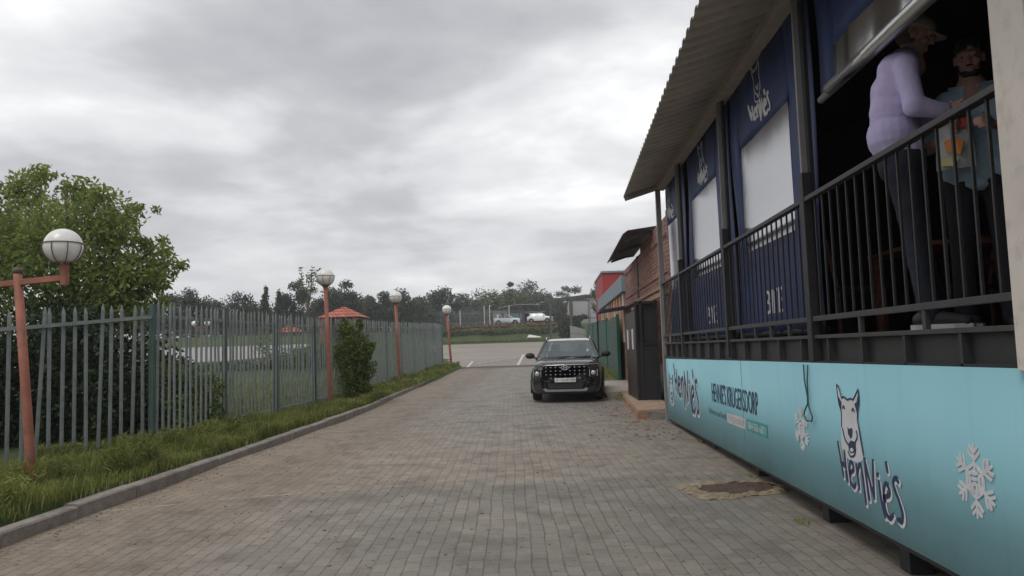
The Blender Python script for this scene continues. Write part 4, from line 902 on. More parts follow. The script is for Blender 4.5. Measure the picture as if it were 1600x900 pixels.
# green fence beyond the door
gfn = thing('green_sheet_fence', 'dark green sheeted fence with bright green end post right behind the parked car', 'fence', (2.25, 26, .3))
mb = MB()
for i in range(24):
    y0 = i*.83; mb.box(-.02-(.003 if i % 2 else 0), .02, y0, y0+.83, .05+i*.014, 2.14+i*.016+.05*math.sin(i*.9))
part('sheet', mb, mat('dark_green_sheet', (.035, .085, .07), .6, var=.25, scale=2, dirt=.2), gfn)
M_bgreen = mat('bright_green_post', (.012, .13, .075), .5)
for y in (-.06, 5, 10, 15, 20): mb = MB(); mb.box(-.06, .04, y-.05, y+.05, -.2, 2.25+y*.014); part('post', mb, M_bgreen, gfn)
pf = thing('palisade_fence', 'light grey palisade fence running on from the green fence towards the round bush', 'fence', (2.1, 47, .9))
mb = MB()
for i in range(85):
    y = i*.33; x = -.004*i*.33*2.2; z = zr(47+y)-.9; mb.box(x-.015, x+.015, y, y+.12, z, z+1.7+y*.012)
part('pale_panel', mb, mat('light_galvanised', (.26, .27, .27), .6), pf)
for zz in (.4, 1.4): mb = MB(); mb.bar((0, 0, zr(47)-.9+zz), (-.25, 28, zr(75)-.9+zz), .05, .05); part('rail', mb, M_greypost, pf)
# red gabled wall
rg = thing('red_building', 'plain red gable wall rising behind the grey roof edge', 'building', (4.5, 40, .6))
mb = MB(); mb.box(-1.75, 3.5, 0, 6, 0, 4.7); part('wall', mb, mat('signal_red_paint', (.33, .035, .035), .6, var=.15, scale=1), rg)
mb = MB(); mb.box(-1.8, 3.6, -.08, 6.1, 4.7, 4.8); part('roof', mb, M_greyroof, rg)

# ---------------------------------------------------------------- patched hole
ph = thing('broken_patch', 'rusty brown sunken patch ringed by broken yellow mortar near the terrace leg', 'ground patch', (1.72, 7.7, zr(7.7)))
q = random.Random(4)
def blob(cx, cy, rx, ry, n, jit, z, rot=0):
    pts = []
    for i in range(n):
        a = 2*math.pi*i/n; r_ = 1+q.uniform(-jit, jit); X = math.cos(a)*rx*r_; Y = math.sin(a)*ry*r_
        pts.append((cx+X*math.cos(rot)-Y*math.sin(rot), cy+X*math.sin(rot)+Y*math.cos(rot), z))
    return pts
def zl(x, y): return zpave(x+1.72, y+7.7)-zr(7.7)
def rough_loop(pts, k, jit):
    out = []
    for i in range(len(pts)):
        (x0, y0), (x1, y1) = pts[i], pts[(i+1) % len(pts)]
        for j in range(k): f = j/k; out.append((x0+(x1-x0)*f+q.gauss(0, jit), y0+(y1-y0)*f+q.gauss(0, jit)))
    return out
P0 = [(-.60, .33), (-.2, .38), (.25, .40), (.42, .30), (.52, -.02), (.45, -.22), (.1, -.30), (-.3, -.43), (-.40, -.36), (-.45, -.15)]
P1 = [(-.36, .02), (-.26, .2), (.02, .31), (.34, .30), (.43, .12), (.34, -.05), (.15, -.17), (.02, -.22), (-.18, -.13), (-.30, -.08)]
O_ = rough_loop(P0, 6, .016); I_ = rough_loop(P1, 6, .012); n = len(O_)
mb = MB(); Mid = [((a[0]*.6+b[0]*.4)+q.gauss(0, .012), (a[1]*.6+b[1]*.4)+q.gauss(0, .012)) for a, b in zip(O_, I_)]
mb.add([(x, y, zl(x, y)+.004) for x, y in O_]+[(x, y, zl(x, y)+.012+abs(q.gauss(0, .008))) for x, y in Mid]+[(x, y, zl(x, y)+.006+abs(q.gauss(0, .005))) for x, y in I_], [(r*n+i, r*n+(i+1) % n, (r+1)*n+(i+1) % n, (r+1)*n+i) for r in (0, 1) for i in range(n)])
M_mortar = mat('yellow_mortar', (.28, .225, .15), .95, var=.35, scale=7, bump=.9, bscale=25, dirt=.75)
part('mortar_ring', mb, M_mortar, ph)
mb = MB(); In2 = [(x*.75, y*.75+.03) for x, y in I_]; In3 = [(x*.35, y*.35+.04) for x, y in I_]
mb.add([(x*1.04, y*1.04, zl(x, y)+.009) for x, y in I_]+[(x, y, zl(x, y)+.010+abs(q.gauss(0, .003))) for x, y in In2]+[(x, y, zl(x, y)+.012+abs(q.gauss(0, .003))) for x, y in In3], [(r*n+i, r*n+(i+1) % n, (r+1)*n+(i+1) % n, (r+1)*n+i) for r in (0, 1) for i in range(n)]+[tuple(range(2*n, 3*n))])
part('rusty_fill', mb, mat('rusty_brown', (.085, .052, .036), .85, var=.45, scale=9, bump=.9, bscale=22), ph)
for k in range(26):
    i = q.randrange(n); f = q.uniform(.2, .9); x = O_[i][0]*(1-f)+I_[i][0]*f; y = O_[i][1]*(1-f)+I_[i][1]*f
    if y > .1 and q.random() < .7: continue
    r_ = q.uniform(.014, .042); mb = MB(); mb.ell((0, 0, 0), (r_*1.5, r_, r_*.4), 7, 4, Matrix.Rotation(q.uniform(0, 3), 3, 'Z')); mb.v = [(x+a+q.uniform(-.006, .006), y+b+q.uniform(-.006, .006), zl(x, y)+.012+c_+q.uniform(-.003, .003)) for a, b, c_ in mb.v]
    part('mortar_lump', mb, M_mortar, ph)
# loose rubble by the step
mb = MB()
for i in range(420):
    y = q.uniform(11.5, 18.5); x = 1.55+q.gauss(0, .38)+(15-y)*.05
    if x > 2.0 or x < .2: continue
    s_ = abs(q.gauss(0, .011))+.006; mb.ell((x, y, zpave(x, y)+s_*.25), (s_*1.4, s_, s_*.55), 6, 4, Matrix.Rotation(q.uniform(0, 3), 3, 'Z'))
o = link('brick_rubble', mesh('rubble', mb, mat('rubble', (.26, .18, .13), .9, var=.5, scale=4))); tag(o, 'scattered small stones and brick crumbs in front of the brick step', 'rubble', None, 'stuff')
mb = MB()
for i in range(1500):
    y = 4.6+abs(q.gauss(0, 5)); x = q.uniform(-4.3, 2.0); s_ = abs(q.gauss(0, .004))+.003
    if q.random() < .4: x = -4.35+abs(q.gauss(0, .15))
    mb.ell((x, y, zpave(x, y)+s_*.3), (s_*1.4, s_, s_*.5), 5, 3)
V, F = leafcloud([(1.95+q.uniform(-.1, .2), y, zr(y)+.01, .06, .12, .03) for y in (4.5, 6.3, 8.3, 9.6, 11.2, 13.4)], 160, .05, .012, droop=-.3)
o = link('joint_weeds', npmesh('weeds', V, F, M_blade)); tag(o, 'tiny weeds sprouting on the ground under the edge of the banner', 'weeds', None, 'stuff')
o = link('grit', mesh('grit', mb, mat('grit', (.22, .18, .13), .9, var=.5, scale=4))); tag(o, 'fine grit and dry crumbs scattered over the paving and along the kerb', 'gravel', None, 'stuff')
# ---------------------------------------------------------------- cars
M_tyre = mat('tyre_rubber', (.018, .018, .018), .9, bump=.3, bscale=60); M_rim = mat('alloy', (.35, .35, .36), .35, metal=.8)
M_plastic = mat('black_trim', (.02, .02, .021), .65); M_chrome = mat('chrome', (.62, .62, .64), .15, metal=1.0, var=.05)
M_glass = glass_mat('car_glass', (.05, .065, .07), .10, .45, .02, 0, (.75, .82, .83))
M_lampglass = glass_mat('headlamp_glass', (.42, .42, .42), .2, .1, .05)
M_cabin = mat('cabin_trim', (.03, .03, .033), .8)
def apply_cut(me, cutters):
    """subtract wheel wells from a body mesh"""
    ob = link('tmp', me); cs = []
    for mb in cutters:
        c_ = link('cut', mesh('cut', mb, None)); cs.append(c_); md = ob.modifiers.new('b', 'BOOLEAN'); md.operation = 'DIFFERENCE'; md.object = c_; md.solver = 'EXACT'
    dg = bpy.context.evaluated_depsgraph_get(); dg.update(); out = bpy.data.meshes.new_from_object(ob.evaluated_get(dg))
    for c_ in cs: bpy.data.objects.remove(c_)
    bpy.data.objects.remove(ob); return out
def loft(stations, prof, nose_cap=True):
    """stations: (y, halfwidth, zlow, zhigh, roundness); prof: list of (fu, fv) half outline from bottom centre to top centre"""
    V = []; F = []; n = len(prof)
    ring = [(u, v) for u, v in prof]+[(-u, v) for u, v in prof[-2:0:-1]]; m_ = len(ring)
    for y, hw, z0, z1 in stations:
        for u, v in ring: V.append((u*hw, y, z0+(z1-z0)*v))
    for i in range(len(stations)-1):
        for k in range(m_): F.append((i*m_+k, i*m_+(k+1) % m_, (i+1)*m_+(k+1) % m_, (i+1)*m_+k))
    F.append(tuple(range(m_))); F.append(tuple((len(stations)-1)*m_+k for k in range(m_))[::-1])
    return V, F
def make_car(label, loc, rz, paint, group=None, L=4.0, detail=True):
    root = thing('parked_car', label, 'car', loc, rz, group)
    prof = [(0, 0), (.55, 0), (.84, .01), (.95, .06), (.985, .16), (1.0, .32), (1.0, .50), (.985, .66), (.965, .78), (.93, .88), (.86, .955), (.70, .99), (.35, 1.0), (0, 1.0)]
    # body lower shell (front at y=0, rear at y=L)
    st = [(-.0, .60, .30, .90), (.03, .74, .24, .945), (.09, .81, .21, .975), (.20, .855, .20, 1.0), (.40, .875, .20, 1.02), (.9, .882, .20, 1.055), (1.18, .885, .20, 1.075), (1.6, .885, .20, 1.06), (2.4, .885, .20, 1.07), (3.0, .885, .22, 1.09), (3.6, .87, .26, 1.10), (3.86, .83, .30, 1.08), (L-.02, .70, .36, 1.0)]
    V, F = loft(st, prof); me = bpy.data.meshes.new('body'); me.from_pydata(V, [], F); me.materials.append(paint); me.update()
    cuts = []
    for wy in (.78, 3.30):
        for sx in (-1, 1):
            c_ = MB(); c_.tube([(sx*.62, wy, .33), (sx*1.2, wy, .33)], .375, 28); cuts.append(c_)
    me = apply_cut(me, cuts)
    if not me.materials: me.materials.append(paint)
    me.polygons.foreach_set('use_smooth', [True]*len(me.polygons))
    b = link('body', me, root)
    # bonnet creases
    mb = MB()
    for sx in (-1, 1):
        mb.add([(sx*.50, .10, 1.000), (sx*.62, .10, .985), (sx*.66, 1.05, 1.065), (sx*.54, 1.05, 1.075), (sx*.55, .14, 1.012), (sx*.60, 1.0, 1.088)], [(0, 4, 5, 3), (4, 1, 2, 5)])
    # greenhouse: roof shell, pillars, glass
    def gh(u, f):  # f:0 belt..1 roof ; returns halfwidth
        return .80+(.60-.80)*f
    zb, zt = 1.06, 1.545
    A = [(1.14, .80, zb), (1.72, .60, zt-.03)]       # windscreen base/top (y, hw, z)
    C_ = [(3.92, .77, zb+.02), (3.62, .60, zt-.03)]
    def strip(p, q_, wd_, nrm=(0, 0, 1)): x = MB(); x.bar(p, q_, wd_, .045, nrm); return x
    mb = MB()
    for sx in (-1, 1):
        mb.bar((sx*.80, 1.10, zb-.02), (sx*.615, 1.74, zt-.03), .075, .05, (sx, -.3, .3))
        mb.bar((sx*.805, 2.38, zb), (sx*.625, 2.42, zt-.03), .06, .035, (sx, 0, .3))
        mb.bar((sx*.79, 3.40, zb), (sx*.62, 3.36, zt-.03), .22, .035, (sx, 0, .3))
        mb.bar((sx*.62, 1.72, zt-.028), (sx*.61, 3.64, zt-.032), .06, .05, (sx, 0, .3))
    part('pillars', mb, paint, root)
    V, F = loft([(1.70, .585, zt-.05, zt-.028), (1.80, .61, zt-.06, zt+.0), (2.2, .63, zt-.06, zt+.035), (2.9, .63, zt-.06, zt+.03), (3.5, .60, zt-.06, zt-.0), (3.78, .55, zt-.07, zt-.045)], [(0, 0), (.9, 0), (1, .3), (.97, .7), (.8, .93), (.4, 1), (0, 1)])
    x = MB(); x.v = V; x.f = F; part('roof', x, paint, root, True)
    x = MB(); N = 8; vs = []
    for j in range(6):
        f = j/5
        for i in range(N+1): s_ = -1+2*i/N; hw = .785-.185*f; vs.append((s_*hw, 1.10+.62*f-.07*(1-s_*s_)*(1-.4*f), zb-.0+(zt-.035-zb)*f+.012*(1-s_*s_)))
    x.add(vs, [(j*(N+1)+i, j*(N+1)+i+1, (j+1)*(N+1)+i+1, (j+1)*(N+1)+i) for j in range(5) for i in range(N)]); part('windscreen', x, M_glass, root, True)
    for sx in (-1, 1):
        x = MB(); x.add([(sx*.80, 1.22, zb), (sx*.80, 3.6, zb), (sx*.61, 3.45, zt-.05), (sx*.61, 1.76, zt-.05)], [(0, 1, 2, 3)]); part('side_window', x, M_glass, root)
    x = MB(); x.add([(-.72, 3.88, zb+.04), (.72, 3.88, zb+.04), (.56, 3.70, zt-.06), (-.56, 3.70, zt-.06)], [(0, 1, 2, 3)]); part('rear_window', x, M_glass, root)
    x = MB(); x.box(-.70, .70, 1.25, 1.5, 1.0, 1.08)
    for sx in (-.36, .36): x.box(sx-.22, sx+.22, 1.9, 2.05, .6, 1.25); x.box(sx-.11, sx+.11, 1.92, 2.02, 1.25, 1.42)
    x.box(-.6, .6, 2.9, 3.0, .6, 1.22); x.box(-.78, .78, 1.2, 3.8, .75, .78); part('seats', x, M_cabin, root, bevel=.02)
    # wheels
    for wy in (.78, 3.30):
        for sx in (-1, 1):
            x = MB(); pr = [(.20, -.10), (.30, -.105), (.325, -.085), (.33, 0), (.325, .085), (.30, .105), (.20, .10)]
            x.v = []; n_ = 28
            for r_, o_ in pr:
                for k in range(n_): a = 2*math.pi*k/n_; x.v.append((sx*.775+o_, wy+r_*math.cos(a), .33+r_*math.sin(a)))
            x.f = [(i*n_+k, i*n_+(k+1) % n_, (i+1)*n_+(k+1) % n_, (i+1)*n_+k) for i in range(len(pr)-1) for k in range(n_)]
            wh = part('wheel', x, M_tyre, root, True)
            x = MB(); x.tube([(sx*.80, wy, .33), (sx*.86, wy, .33)], [.20, .06], 20)
            for k in range(5): a = k*1.2566; x.bar((sx*.865, wy, .33), (sx*.868, wy+.2*math.cos(a), .33+.2*math.sin(a)), .03, .05, (sx, 0, 0))
            x.tube([(sx*.78, wy, .33), (sx*.80, wy, .33)], .205, 24); part('rim', x, M_rim, wh)
    # underside and arch cladding
    x = MB(); x.box(-.60, .60, .10, 3.85, .20, .34); part('underbody', x, M_plastic, root)
    x = MB()
    for sx in (-1, 1):
        for wy in (.78, 3.30):
            pts = [(sx*.883, wy+.40*math.cos(a), .33+.40*math.sin(a)) for a in np.linspace(-.3, math.pi+.3, 15)]; x.tube(pts, .028, 6)
        x.box(sx*.885-.02, sx*.885+.02, 1.18, 2.90, .22, .36)
    part('cladding', x, M_plastic, root, True)
    if not detail:
        for sx in (-1, 1):
            x = MB(); x.ell((sx*.66, .07, .80), (.16, .06, .08), 12, 8); part('headlight', x, M_lampglass, root, True)
            x = MB(); x.box(sx*.93-.09, sx*.93+.09, 1.28, 1.40, 1.06, 1.2); part('mirror', x, paint, root, bevel=.03)
        x = MB(); x.box(-.45, .45, -.012, .06, .45, .75); part('grille', x, M_plastic, root, bevel=.02)
        return root
    for sx in (-1, 1):
        # mirror
        x = MB(); x.ell((sx*1.00, 1.36, 1.14), (.125, .07, .08), 14, 10); x.bar((sx*.80, 1.36, 1.07), (sx*.95, 1.36, 1.10), .05, .04); part('mirror', x, M_plastic, root, True)
        # roof rail
        x = MB(); x.tube([(sx*.585, 1.86, zt+.0), (sx*.59, 1.90, zt+.055), (sx*.60, 2.1, zt+.075), (sx*.60, 3.2, zt+.07), (sx*.585, 3.45, zt+.0)], .014, 8); part('roof_rail', x, M_chrome, root, True)
        # slim daytime light high and square headlamp low
        x = MB(); x.bar((sx*.56, .02, .905), (sx*.80, .12, .915), .06, .03); part('running_light', x, M_chrome, root, bevel=.008)
        x = MB(); x.add([(sx*.58, -.012, .60), (sx*.80, .065, .60), (sx*.80, .065, .80), (sx*.58, -.012, .80), (sx*.60, .1, .60), (sx*.80, .18, .60), (sx*.80, .18, .80), (sx*.60, .1, .80)], [(0, 1, 2, 3), (4, 7, 6, 5), (0, 4, 5, 1), (1, 5, 6, 2), (2, 6, 7, 3), (3, 7, 4, 0)]); hl = part('headlight', x, M_plastic, root, bevel=.03)
        x = MB(); x.bar((sx*.60, -.017, .615), (sx*.785, .050, .615), .014, .014); x.bar((sx*.60, -.017, .785), (sx*.785, .050, .785), .014, .014); x.bar((sx*.60, -.017, .615), (sx*.60, -.017, .785), .014, .014); x.bar((sx*.785, .050, .615), (sx*.785, .050, .785), .014, .014); part('light_ring', x, M_chrome, hl)
        x = MB(); x.ell((sx*.692, .008, .70), (.064, .024, .056), 16, 10); part('lens', x, M_lampglass, hl, True)
        # bumper corner scoop
        x = MB(); x.add([(sx*.46, -.022, .33), (sx*.79, .10, .34), (sx*.80, .10, .50), (sx*.50, -.02, .46)], [(0, 1, 2, 3)]); x.add([(sx*.50, -.02, .50), (sx*.82, .12, .52), (sx*.82, .12, .545), (sx*.50, -.02, .52)], [(0, 1, 2, 3)]); part('bumper_trim', x, M_plastic, root)
        x = MB(); x.bar((sx*.36, -.03, .505), (sx*.80, .085, .525), .02, .035); part('bumper_blade', x, M_rail, root, bevel=.004)
    # grille: dark recess, studs on a lattice
    x = MB(); x.prism([(-.40, .53), (.40, .53), (.55, .72), (.56, .86), (.50, .895), (-.50, .895), (-.56, .86), (-.55, .72)], lambda u, v, w_: (u, -.018+.10*u*u+w_, v), (-.0, .05)); gr = part('grille', x, M_plastic, root)
    x = MB()
    for r_ in range(4):
        z = .585+r_*.088
        for k in range(-4, 5):
            u = k*.118
            if abs(u) > .42+(z-.53)*.45 or abs(u) < .07 and r_ > 1: continue
            y = -.03+.10*u*u; x.box(u-.022, u+.022, y-.006, y+.004, z-.004, z+.004); x.box(u-.005, u+.005, y-.008, y+.004, z-.015, z+.015)
    part('grille_studs', x, M_chrome, gr)
    x = MB(); x.tube([(-.56, .01, .87), (-.50, -.005, .90), (0, -.03, .905), (.50, -.005, .90), (.56, .01, .87)], .010, 8); part('grille_trim', x, M_chrome, gr, True)
    x = MB(); n_ = 28
    for k in range(n_):
        a0, a1 = 2*math.pi*k/n_, 2*math.pi*(k+1)/n_; x.bar((.085*math.cos(a0), -.048, .835+.048*math.sin(a0)), (.085*math.cos(a1), -.048, .835+.048*math.sin(a1)), .014, .012, (0, 1, 0))
    for sx in (-1, 1): x.bar((sx*.038-.008, -.05, .798), (sx*.038+.012, -.05, .872), .014, .012, (0, 1, 0))
    x.bar((-.035, -.05, .828), (.035, -.05, .842), .014, .012, (0, 1, 0)); part('emblem', x, M_chrome, gr)
    # lower intake, skid plate and number plate
    x = MB(); x.prism([(-.42, .33), (.42, .33), (.46, .47), (-.46, .47)], lambda u, v, w_: (u, -.03+.06*u*u+w_, v), (0, .06)); part('lower_intake', x, M_plastic, root)
    x = MB(); x.prism([(-.50, .255), (.50, .255), (.56, .33), (.47, .335), (.44, .31), (-.44, .31), (-.47, .335), (-.56, .33)], lambda u, v, w_: (u, -.04+.08*u*u+w_, v), (0, .08)); part('skid_plate', x, mat('silver_paint', (.30, .30, .30), .4, metal=.3), root)
    x = MB(); x.box(-.26, .26, -.062, -.045, .485, .585); pl_ = part('number_plate', x, mat('plate_white', (.62, .62, .60), .5), root, bevel=.004)
    x = place_text("JC 12 KD GP", -.235, .505, .47, .062, lambda u, v, w_: (u, -.0625-w_, v), .001); part('plate_letters', x, M_plastic, pl_)
    x = MB(); x.bar((-.60, 1.02, 1.088), (.05, 1.06, 1.105), .02, .012); x.bar((.0, 1.0, 1.092), (.62, 1.10, 1.10), .02, .012); part('wiper', x, M_plastic, root)
    x = MB(); x.box(.50, .56, 1.50, 1.503, 1.22, 1.28); x.v = [(a, b-.30+(c_-1.1)*.0, c_) for a, b, c_ in x.v]; part('licence_disc', x, M_wh, root)
    return root
M_black_paint = mat('black_car_paint', (.022, .023, .025), .25, var=.1, coat=1.0, spec=.6)
M_white_paint = mat('white_car_paint', (.72, .73, .74), .3, var=.05, coat=.8)
M_red_paint = mat('red_car_paint', (.40, .03, .035), .3, coat=.8)
make_car('black compact crossover parked facing the camera beside the brick step', (.31, 19.05, zr(19.5)+.015), rad(-4.5), M_black_paint)
zl_ = 5.22
make_car('small white car parked side on behind the flower bed, left of the others', (-4.7, 117, zl_+.05), rad(97), M_white_paint, 'cars in the far yard', detail=False)
make_car('white car parked under the shade frame beside its steel column', (.4, 118.5, zl_+.25), rad(80), M_white_paint, 'cars in the far yard', detail=False)
make_car('red car half hidden behind the small white car', (-1.9, 122, zl_+.45), rad(60), M_red_paint, 'cars in the far yard', detail=False)

# thin air: box of even haze round everything
HAZE = True
if HAZE:
    mb = MB(); mb.box(-1000, 1000, -80, 1000, -2, 40); o = link('haze', mesh('haze', mb, None)); o['kind'] = 'stuff'; o['label'] = 'thin pale haze in the air that fades the far tree line'; o['category'] = 'haze'
    m = bpy.data.materials.new('haze'); m.use_nodes = True; nt = m.node_tree; nt.nodes.clear(); t = NT(nt)
    pv_ = t.n('ShaderNodeVolumePrincipled', {'Color': (.86, .88, .92, 1), 'Density': .0011, 'Anisotropy': .2}); t.n('ShaderNodeOutputMaterial', {'Volume': pv_.outputs[0]}); o.data.materials.append(m)
# ---------------------------------------------------------------- far yard
M_shade = mat('pale_shade_cloth', (.52, .52, .54), .8, var=.1, scale=.5); M_steelfar = mat('dark_frame_steel', (.07, .065, .06), .7)
M_hut = mat('beige_hut', (.34, .30, .26), .8); M_bigwall = mat('pale_grey_wall', (.46, .46, .46), .85, var=.08, scale=.2)
def carport(label, loc, w_, d_, h0, n):
    r_ = thing('carport', label, 'carport', loc)
    mb = MB(); V = []; 
    for i in range(13):
        u = i/12; sag = .35*math.sin(math.pi*u)**.6
        for v in (0, 1): V.append((u*w_, v*d_, h0+u*.35+sag+.25*(1-v)*0))
    mb.add(V, [(2*i, 2*i+1, 2*i+3, 2*i+2) for i in range(12)]); o = part('shade_roof', mb, M_shade, r_, True); o.modifiers.new('s', 'SOLIDIFY').thickness = .05
    for i in range(n):
        for y in (.1, d_-.1): mb = MB(); x = .2+(w_-.4)*i/(n-1); mb.box(x-.06, x+.06, y-.06, y+.06, -.3, h0+.2); part('column', mb, M_steelfar, r_)
    return r_
carport('pale curved shade roof carport standing left in the far yard', (-8.2, 120, zl_), 6.6, 5, 2.75, 3)
carport('second pale shade roof over the white cars, right of the first', (-2.1, 121, zl_+.1), 8.5, 5, 3.3, 4)
r_ = thing('steel_canopy_frame', 'bare dark steel canopy frame crossing before the pale wall', 'steel frame', (-.3, 101, 2.3))
mb = MB(); mb.bar((-.4, 0, 5.5), (8.2, 0, 6.2), .25, .3); mb.bar((-.4, 4, 5.5), (8.2, 4, 6.2), .2, .25)
for i in range(7): mb.bar((.2+i*1.25, 0, 5.6+i*.1), (.2+i*1.25, 4, 5.6+i*.1), .12, .14)
part('roof_beams', mb, M_steelfar, r_)
for x, y, rr in ((.3, 0, .14), (3.0, 0, .13), (3.0, 4, .10), (7.9, 0, .13)): mb = MB(); mb.box(x-rr, x+rr, y-rr, y+rr, -.2, 5.6); part('column', mb, M_steelfar, r_)
hu = thing('site_hut', 'small beige flat roofed hut left of the dark glazed office', 'hut', (-7.6, 116, zl_))
mb = MB(); mb.box(-1.1, .8, 0, 2, -.3, 2.05); part('wall', mb, M_hut, hu)
mb = MB(); mb.box(-1.2, .95, -.15, 2.1, 2.05, 2.15); part('roof', mb, M_greypost, hu); mb = MB(); mb.box(.15, .6, -.02, 0, 0, 1.85); part('door', mb, M_steelfar, hu)
og = thing('office_cabin', 'dark blue glazed cabin under the carport right of the beige hut', 'cabin', (-5.4, 121, zl_))
mb = MB(); mb.box(-1.9, 1.3, 0, 2.5, -.2, 2.5); part('wall', mb, mat('slate_blue', (.09, .11, .14), .7), og)
mb = MB(); mb.box(-.9, .9, -.03, -.001, .9, 2.0); part('window', mb, mat('teal_glass', (.16, .26, .28), .15), og)
bw = thing('warehouse', 'long pale grey warehouse wall behind the steel frame', 'building', (4, 128, zl_))
mb = MB(); mb.box(-.9, 14, 0, 20, -.5, 4.2); part('wall', mb, M_bigwall, bw)
mb = MB(); mb.box(-1.1, 14.2, -.2, 20.2, 4.2, 4.4); part('roof', mb, M_greyroof, bw); mb = MB(); mb.box(-.9, 14, -.03, -.001, 1.1, 1.2); part('rail', mb, M_steelfar, bw)
rb2 = thing('red_shed', 'low red shed wall seen behind the carports', 'building', (-2.8, 132, zl_))
mb = MB(); mb.box(-2, 1.8, 0, 4, -.3, 2.6); part('wall', mb, mat('dull_red', (.32, .06, .06), .7), rb2); mb = MB(); mb.box(-2.1, 1.9, -.1, 4.1, 2.6, 2.75); part('roof', mb, M_greyroof, rb2)
# yard palisade
yf = thing('palisade_fence', 'far grey palisade fence with pale posts closing the yard above the flower bed', 'fence', (-14, 113.5, zl_))
mb = MB()
for i in range(150): x = -16+i*.16; mb.box(x-.02, x+.02, -.01, .01, 0, 2.25+.03*math.sin(i))
for z in (.4, 1.8): mb.box(-16, 8, .01, .04, z, z+.05)
part('pale_panel', mb, mat('dull_galvanised', (.20, .21, .22), .7), yf)
for x in (-11, -8, -5.2, -1.2, .6, 4.2, 5.0, 7.9): mb = MB(); mb.box(x-.07, x+.07, -.08, .06, -.2, 2.9 if x > 4 else 2.3); part('post', mb, mat('pale_post', (.5, .5, .5), .7), yf)
# flower bed hedge on the bank
hedge('long hedge bank in front of the far yard, dark green below', [(x, 110.6+.2*math.sin(x), 4.05, .9, .7, .55) for x in np.arange(-18, 2, .9)], 9000, .30, M_far['green'], 'hedge')
M_flower = leaf_mat('reddish_flowers', (.15, .13, .05), (.36, .19, .09), .2, .6)
hedge('strip of reddish orange flowering plants on top of the far bank', [(x, 112.3+.2*math.sin(x), 4.95+.1*math.sin(x*1.7), .8, .6, .32) for x in np.arange(-18, 3, .8)], 7000, .24, M_flower, 'flowering_hedge')
shrub('round dark green bush at the right end of the far flower bed', (2.55, 106.5, 3.0), [(2.4, 106.5, 4.6, 1.5, 1.3, 1.4), (3.2, 106.5, 4.0, 1.2, 1.2, 1.3), (1.9, 106.3, 3.9, 1.1, 1.0, 1.1), (3.6, 106.5, 5.3, .8, .8, .6), (4.5, 107, 5.7, .9, .7, .35)], 4500, .32, .18, M_far['dark'], name='bush', cat='bush')
o = thing('fallen_board', 'white board lying on the grass below the flower bed', 'board', (-2.4, 107.9, 3.15)); mb = MB(); mb.add([(-1.0, 0, .0), (.9, 0, -.05), (1.0, .3, .05), (-.7, .4, .42), (-1.0, .06, .0), (.9, .06, -.05), (1.0, .36, .05), (-.7, .46, .42)], [(0, 1, 2, 3), (7, 6, 5, 4), (0, 4, 5, 1), (1, 5, 6, 2), (2, 6, 7, 3), (3, 7, 4, 0)]); part('panel', mb, M_wh, o)
V, F = leafcloud([(x, 107.4, 2.85, 1.0, 1.2, .12) for x in np.arange(-17, 3, 1.2)], 5000, .30, .06, droop=-.7)
o = link('bank_grass', npmesh('grass', V, F, M_blade)); tag(o, 'bright grass strip along the far edge of the car park', 'grass', None, 'stuff')

# ---------------------------------------------------------------- people
M_skin = mat('skin', (.60, .33, .25), .55, var=.12, scale=9); M_skin2 = mat('ruddy_skin', (.52, .29, .23), .55, var=.12, scale=9)
def cloth(name, col, wr=.5, sc_=7): return mat(name, col, .85, var=.10, scale=5, bump=wr, bscale=sc_)
M_lilac = cloth('lilac_shirt', (.56, .49, .76), .5, 7); M_jeans = cloth('dark_jeans', (.018, .02, .034)); M_lblue = cloth('light_blue_shirt', (.38, .52, .64), .6, 7); M_dtr = cloth('dark_trousers', (.02, .02, .028))
M_hair = mat('dark_hair', (.03, .022, .018), .8, bump=.6, bscale=60); M_capm = cloth('beige_cap', (.45, .42, .37))
def remesh(o, vs, sm=4, disp=0.0, dsc=.2):
    r_ = o.modifiers.new('r', 'REMESH'); r_.mode = 'VOXEL'; r_.voxel_size = vs; r_.use_smooth_shade = True
    s_ = o.modifiers.new('s', 'SMOOTH'); s_.factor = .6; s_.iterations = sm
    if disp:
        tx = bpy.data.textures.new('folds', 'CLOUDS'); tx.noise_scale = dsc; tx.noise_depth = 2
        d_ = o.modifiers.new('d', 'DISPLACE'); d_.texture = tx; d_.strength = disp; d_.texture_coords = 'LOCAL'
def head(mb, c, yaw, tilt, s=1.0):
    """adds a head with face features facing local -Y rotated by yaw"""
    Rm = Matrix.Rotation(yaw, 3, 'Z') @ Matrix.Rotation(tilt, 3, 'X'); c = Vector(c)
    def e(p, r_): mb.ell(c+Rm @ (Vector(p)*s), tuple(k*s for k in r_), 20, 14, Rm)
    e((0, .01, .03), (.076, .095, .095)); e((0, -.025, -.045), (.058, .062, .068)); e((0, -.045, -.095), (.032, .034, .026))
    e((0, -.078, .035), (.052, .02, .016)); e((0, -.098, -.005), (.012, .016, .026)); e((0, -.108, -.018), (.017, .014, .012))
    e((0, -.086, -.058), (.026, .012, .007)); e((0, -.084, -.070), (.022, .012, .008))
    for sx in (-1, 1): e((sx*.040, -.066, -.02), (.026, .022, .022)); e((sx*.080, .01, -.005), (.010, .020, .032)); e((sx*.03, -.083, .012), (.014, .010, .007))
    mb.cap(c+Rm @ Vector((0, .02, -.05))*s, c+Vector((0, .03, -.19))*s, .056*s, .062*s)
    return Rm
def eyes(root, c, Rm, s):
    for sx in (-1, 1): x = MB(); x.ell(Vector(c)+Rm @ (Vector((sx*.031, -.082, .014))*s), (.011*s, .009*s, .008*s), 10, 8); part('eye', x, M_plastic, root, True)
